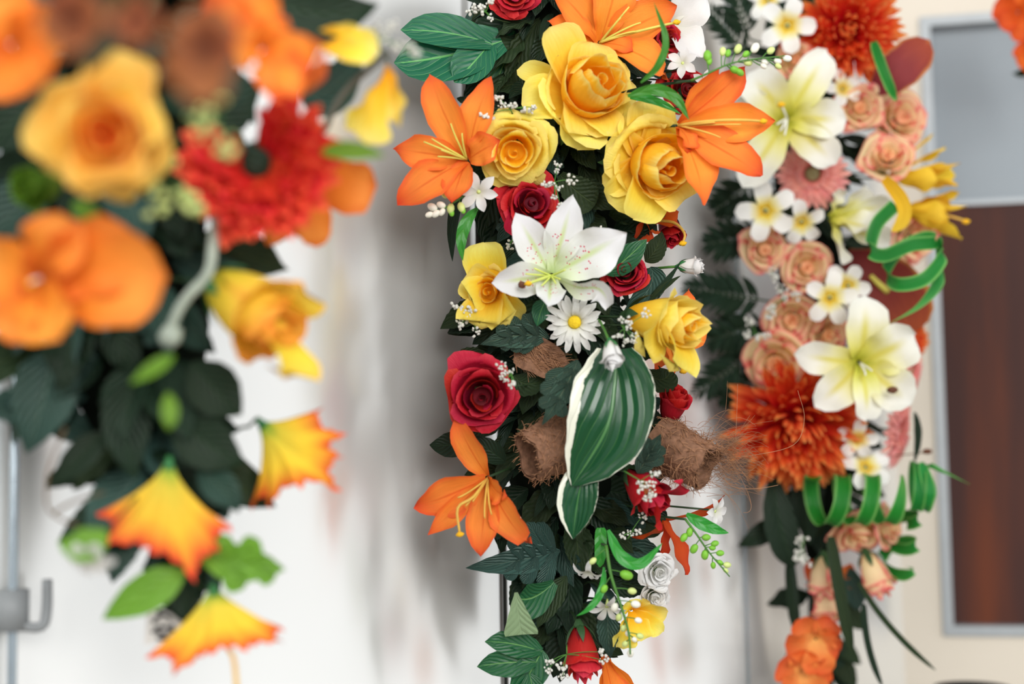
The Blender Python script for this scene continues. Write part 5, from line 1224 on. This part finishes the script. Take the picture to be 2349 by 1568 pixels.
# leaves
lobed('lobed_leaf', 'blurred light green oak-like leaf beside the wide trumpet lily', [(459, 1283, 0), (560, 1292, 20), (654, 1306, 10)], 44, [(.3, 1, 60, 70, 30), (.45, -1, 60, 66, 28), (.2, -1, 70, 60, 30), (.65, 1, 40, 50, 22)], LIM, D + .09, lpr='round')
leaf('broad_leaf', 'blurred light green leaf slanting down over the paper tag', [(425, 1308, 0), (330, 1362, 20), (235, 1420, 10)], 46, LIM, D + .09)
leaf('broad_leaf', 'blurred lime and white leaf left of the wide trumpet lily', [(245, 1215, 0), (190, 1250, 15), (135, 1240, 10)], 40, LIM, D + .02)
plumeria('blurred white-green blossom hanging left of the wide trumpet lily', (210, 1275), D + .02, 58, None, axis=(-.1, .6, .7), n=6, mat=WHP, name='pale_blossom', heart=None, endp=core_pt('left', 1150))
for lab, P, w, m in [('large blurred dark leaf at the left edge above the rail', [(120, 800, 0), (100, 910, 15), (60, 1040, 10)], 74, BLG),
                     ('blurred dark leaf under the drooping rosebud', [(440, 830, 0), (500, 900, 15), (555, 950, 10)], 60, DKG),
                     ('blurred green leaf behind the wide trumpet lily', [(400, 960, 0), (480, 1020, 15), (560, 1060, 10)], 62, DKG),
                     ('blurred green leaf pointing down at the trumpet lily stem', [(300, 880, 0), (290, 980, 15), (310, 1100, 10)], 56, DKG),
                     ('blurred dark leaf right of the trumpet lily stem', [(450, 1080, 0), (510, 1120, 10), (548, 1175, 5)], 40, BLG),
                     ('blurred dark lower left leaf above the brown twig', [(240, 990, 0), (180, 1050, 10), (120, 1110, 5)], 36, DKG)]:
    leaf('broad_leaf', lab, P, w, m, D + .1)
leaf('broad_leaf', 'small lime leaf hanging in the dark middle of the near garland', [(385, 900, 0), (390, 950, 10), (386, 985, 5)], 20, LIM, D)
leaf('broad_leaf', 'lime stem leaf reaching left under the drooping bud', [(400, 815, 0), (350, 845, 10), (298, 880, 5)], 18, LIM, D)
t = T('brown_twig', 'thin brown twig loop hanging by the metal rail', 'twig', (190, 1010), D + .05, solo=True)
mb = MB(); tube(mb, [t.p(150, 980, 0), t.p(112, 1080, 5), t.p(108, 1160, 5), t.p(140, 1190, 8), t.p(180, 1205, 8)], 4 * t.px, 3 * t.px, 6, 16); tube(mb, [t.p(120, 1180, 6), t.p(170, 1150, 6), t.p(240, 1130, 0)], 4 * t.px, 3 * t.px, 6, 8); t.part('brown_twig', mb, TWIG)

# ================================================================== rails, clamp, tag
STEEL = plain_mat('bright_steel', (176, 188, 196), .25, .5, metal=.8, var=.03)
DSTEEL = plain_mat('dark_steel', (44, 46, 44), .7, .2, var=.05)
GREYP = plain_mat('grey_clamp', (128, 132, 134), .5, .4, var=.04)
def rail(label, x, y, r, mat, off=.012, z0=.3):
    p = wall_pt(x, y, off); t = T('steel_rail', label, 'rail', (x, y), 1.0, 'steel rails', solo=True)
    mb = MB(); tube(mb, [Vector((p.x, p.y, z0)), Vector((p.x, p.y, 2.6))], r, r, 12, 1); t.part('steel_rail', mb, mat); return p
p1_ = rail('bright steel rail at the left edge with a grey clamp', 31, 1250, .0034, STEEL)
rail('dark steel rail behind the middle garland', 1158, 1400, .0016, DSTEEL, .0024)
p_ = rail('thick dark rail glimpsed left of the middle garland roses', 1096, 350, .0034, DSTEEL, .008, wall_pt(1096, 640, .008).z)
rail('thin dark rail on the wall beneath the far garland', 1713, 1400, .0016, STEEL, .003)
t = T('rail_clamp', 'grey clamp with a hook gripping the bright steel rail', 'clamp', (40, 1400), 1.0)
q = wall_pt(31, 1398, .012); z = q.z; q = Vector((p1_.x, p1_.y, z))
mb = MB(); tube(mb, [q - Vector((0, 0, .014)), q + Vector((0, 0, .014))], .011, .011, 14, 1); t.part('collar', mb, GREYP)
mb = MB(); r_ = wt * .02; tube(mb, [q + wn * .005 - Vector((0, 0, .01)), q + r_ * .8 + wn * .01 - Vector((0, 0, .012)), q + r_ + wn * .01, q + r_ + wn * .01 + Vector((0, 0, .02))], .0035, .0035, 8, 12); t.part('hook', mb, GREYP)
t = T('paper_tag', 'small paper tag with dark scribbles behind the lowest trumpet lily', 'tag', (385, 1425), .93)
N_ = axis_world((.15, 0, 1)); mb = MB(); e1, e2 = t.p(338, 1400, 0), t.p(432, 1384, 0); e3, e4 = t.p(330, 1478, 0), t.p(440, 1466, 0)
mb.flat = True; mb.add([e1, e2, e4, e3] + [k - N_ * .001 for k in (e1, e2, e4, e3)], [(0, 3, 2, 1), (4, 5, 6, 7), (0, 1, 5, 4), (1, 2, 6, 5), (2, 3, 7, 6), (3, 0, 4, 7)]); t.part('paper', mb, plain_mat('tag_paper', (206, 204, 200), .8, var=.03))
mb = MB()
for a, b, c in [((352, 1428), (372, 1410), (392, 1422)), ((350, 1450), (375, 1436), (400, 1448)), ((362, 1404), (376, 1396), (390, 1402)), ((356, 1440), (380, 1455), (396, 1432)), ((360, 1462), (385, 1464), (404, 1458))]:
    tube(mb, [t.p(a[0], a[1], 2), t.p(b[0], b[1], 3), t.p(c[0], c[1], 2)], 4.5 * t.px, 3.5 * t.px, 5, 8)
t.part('scribble', mb, plain_mat('dark_ink', (60, 58, 58), .7))
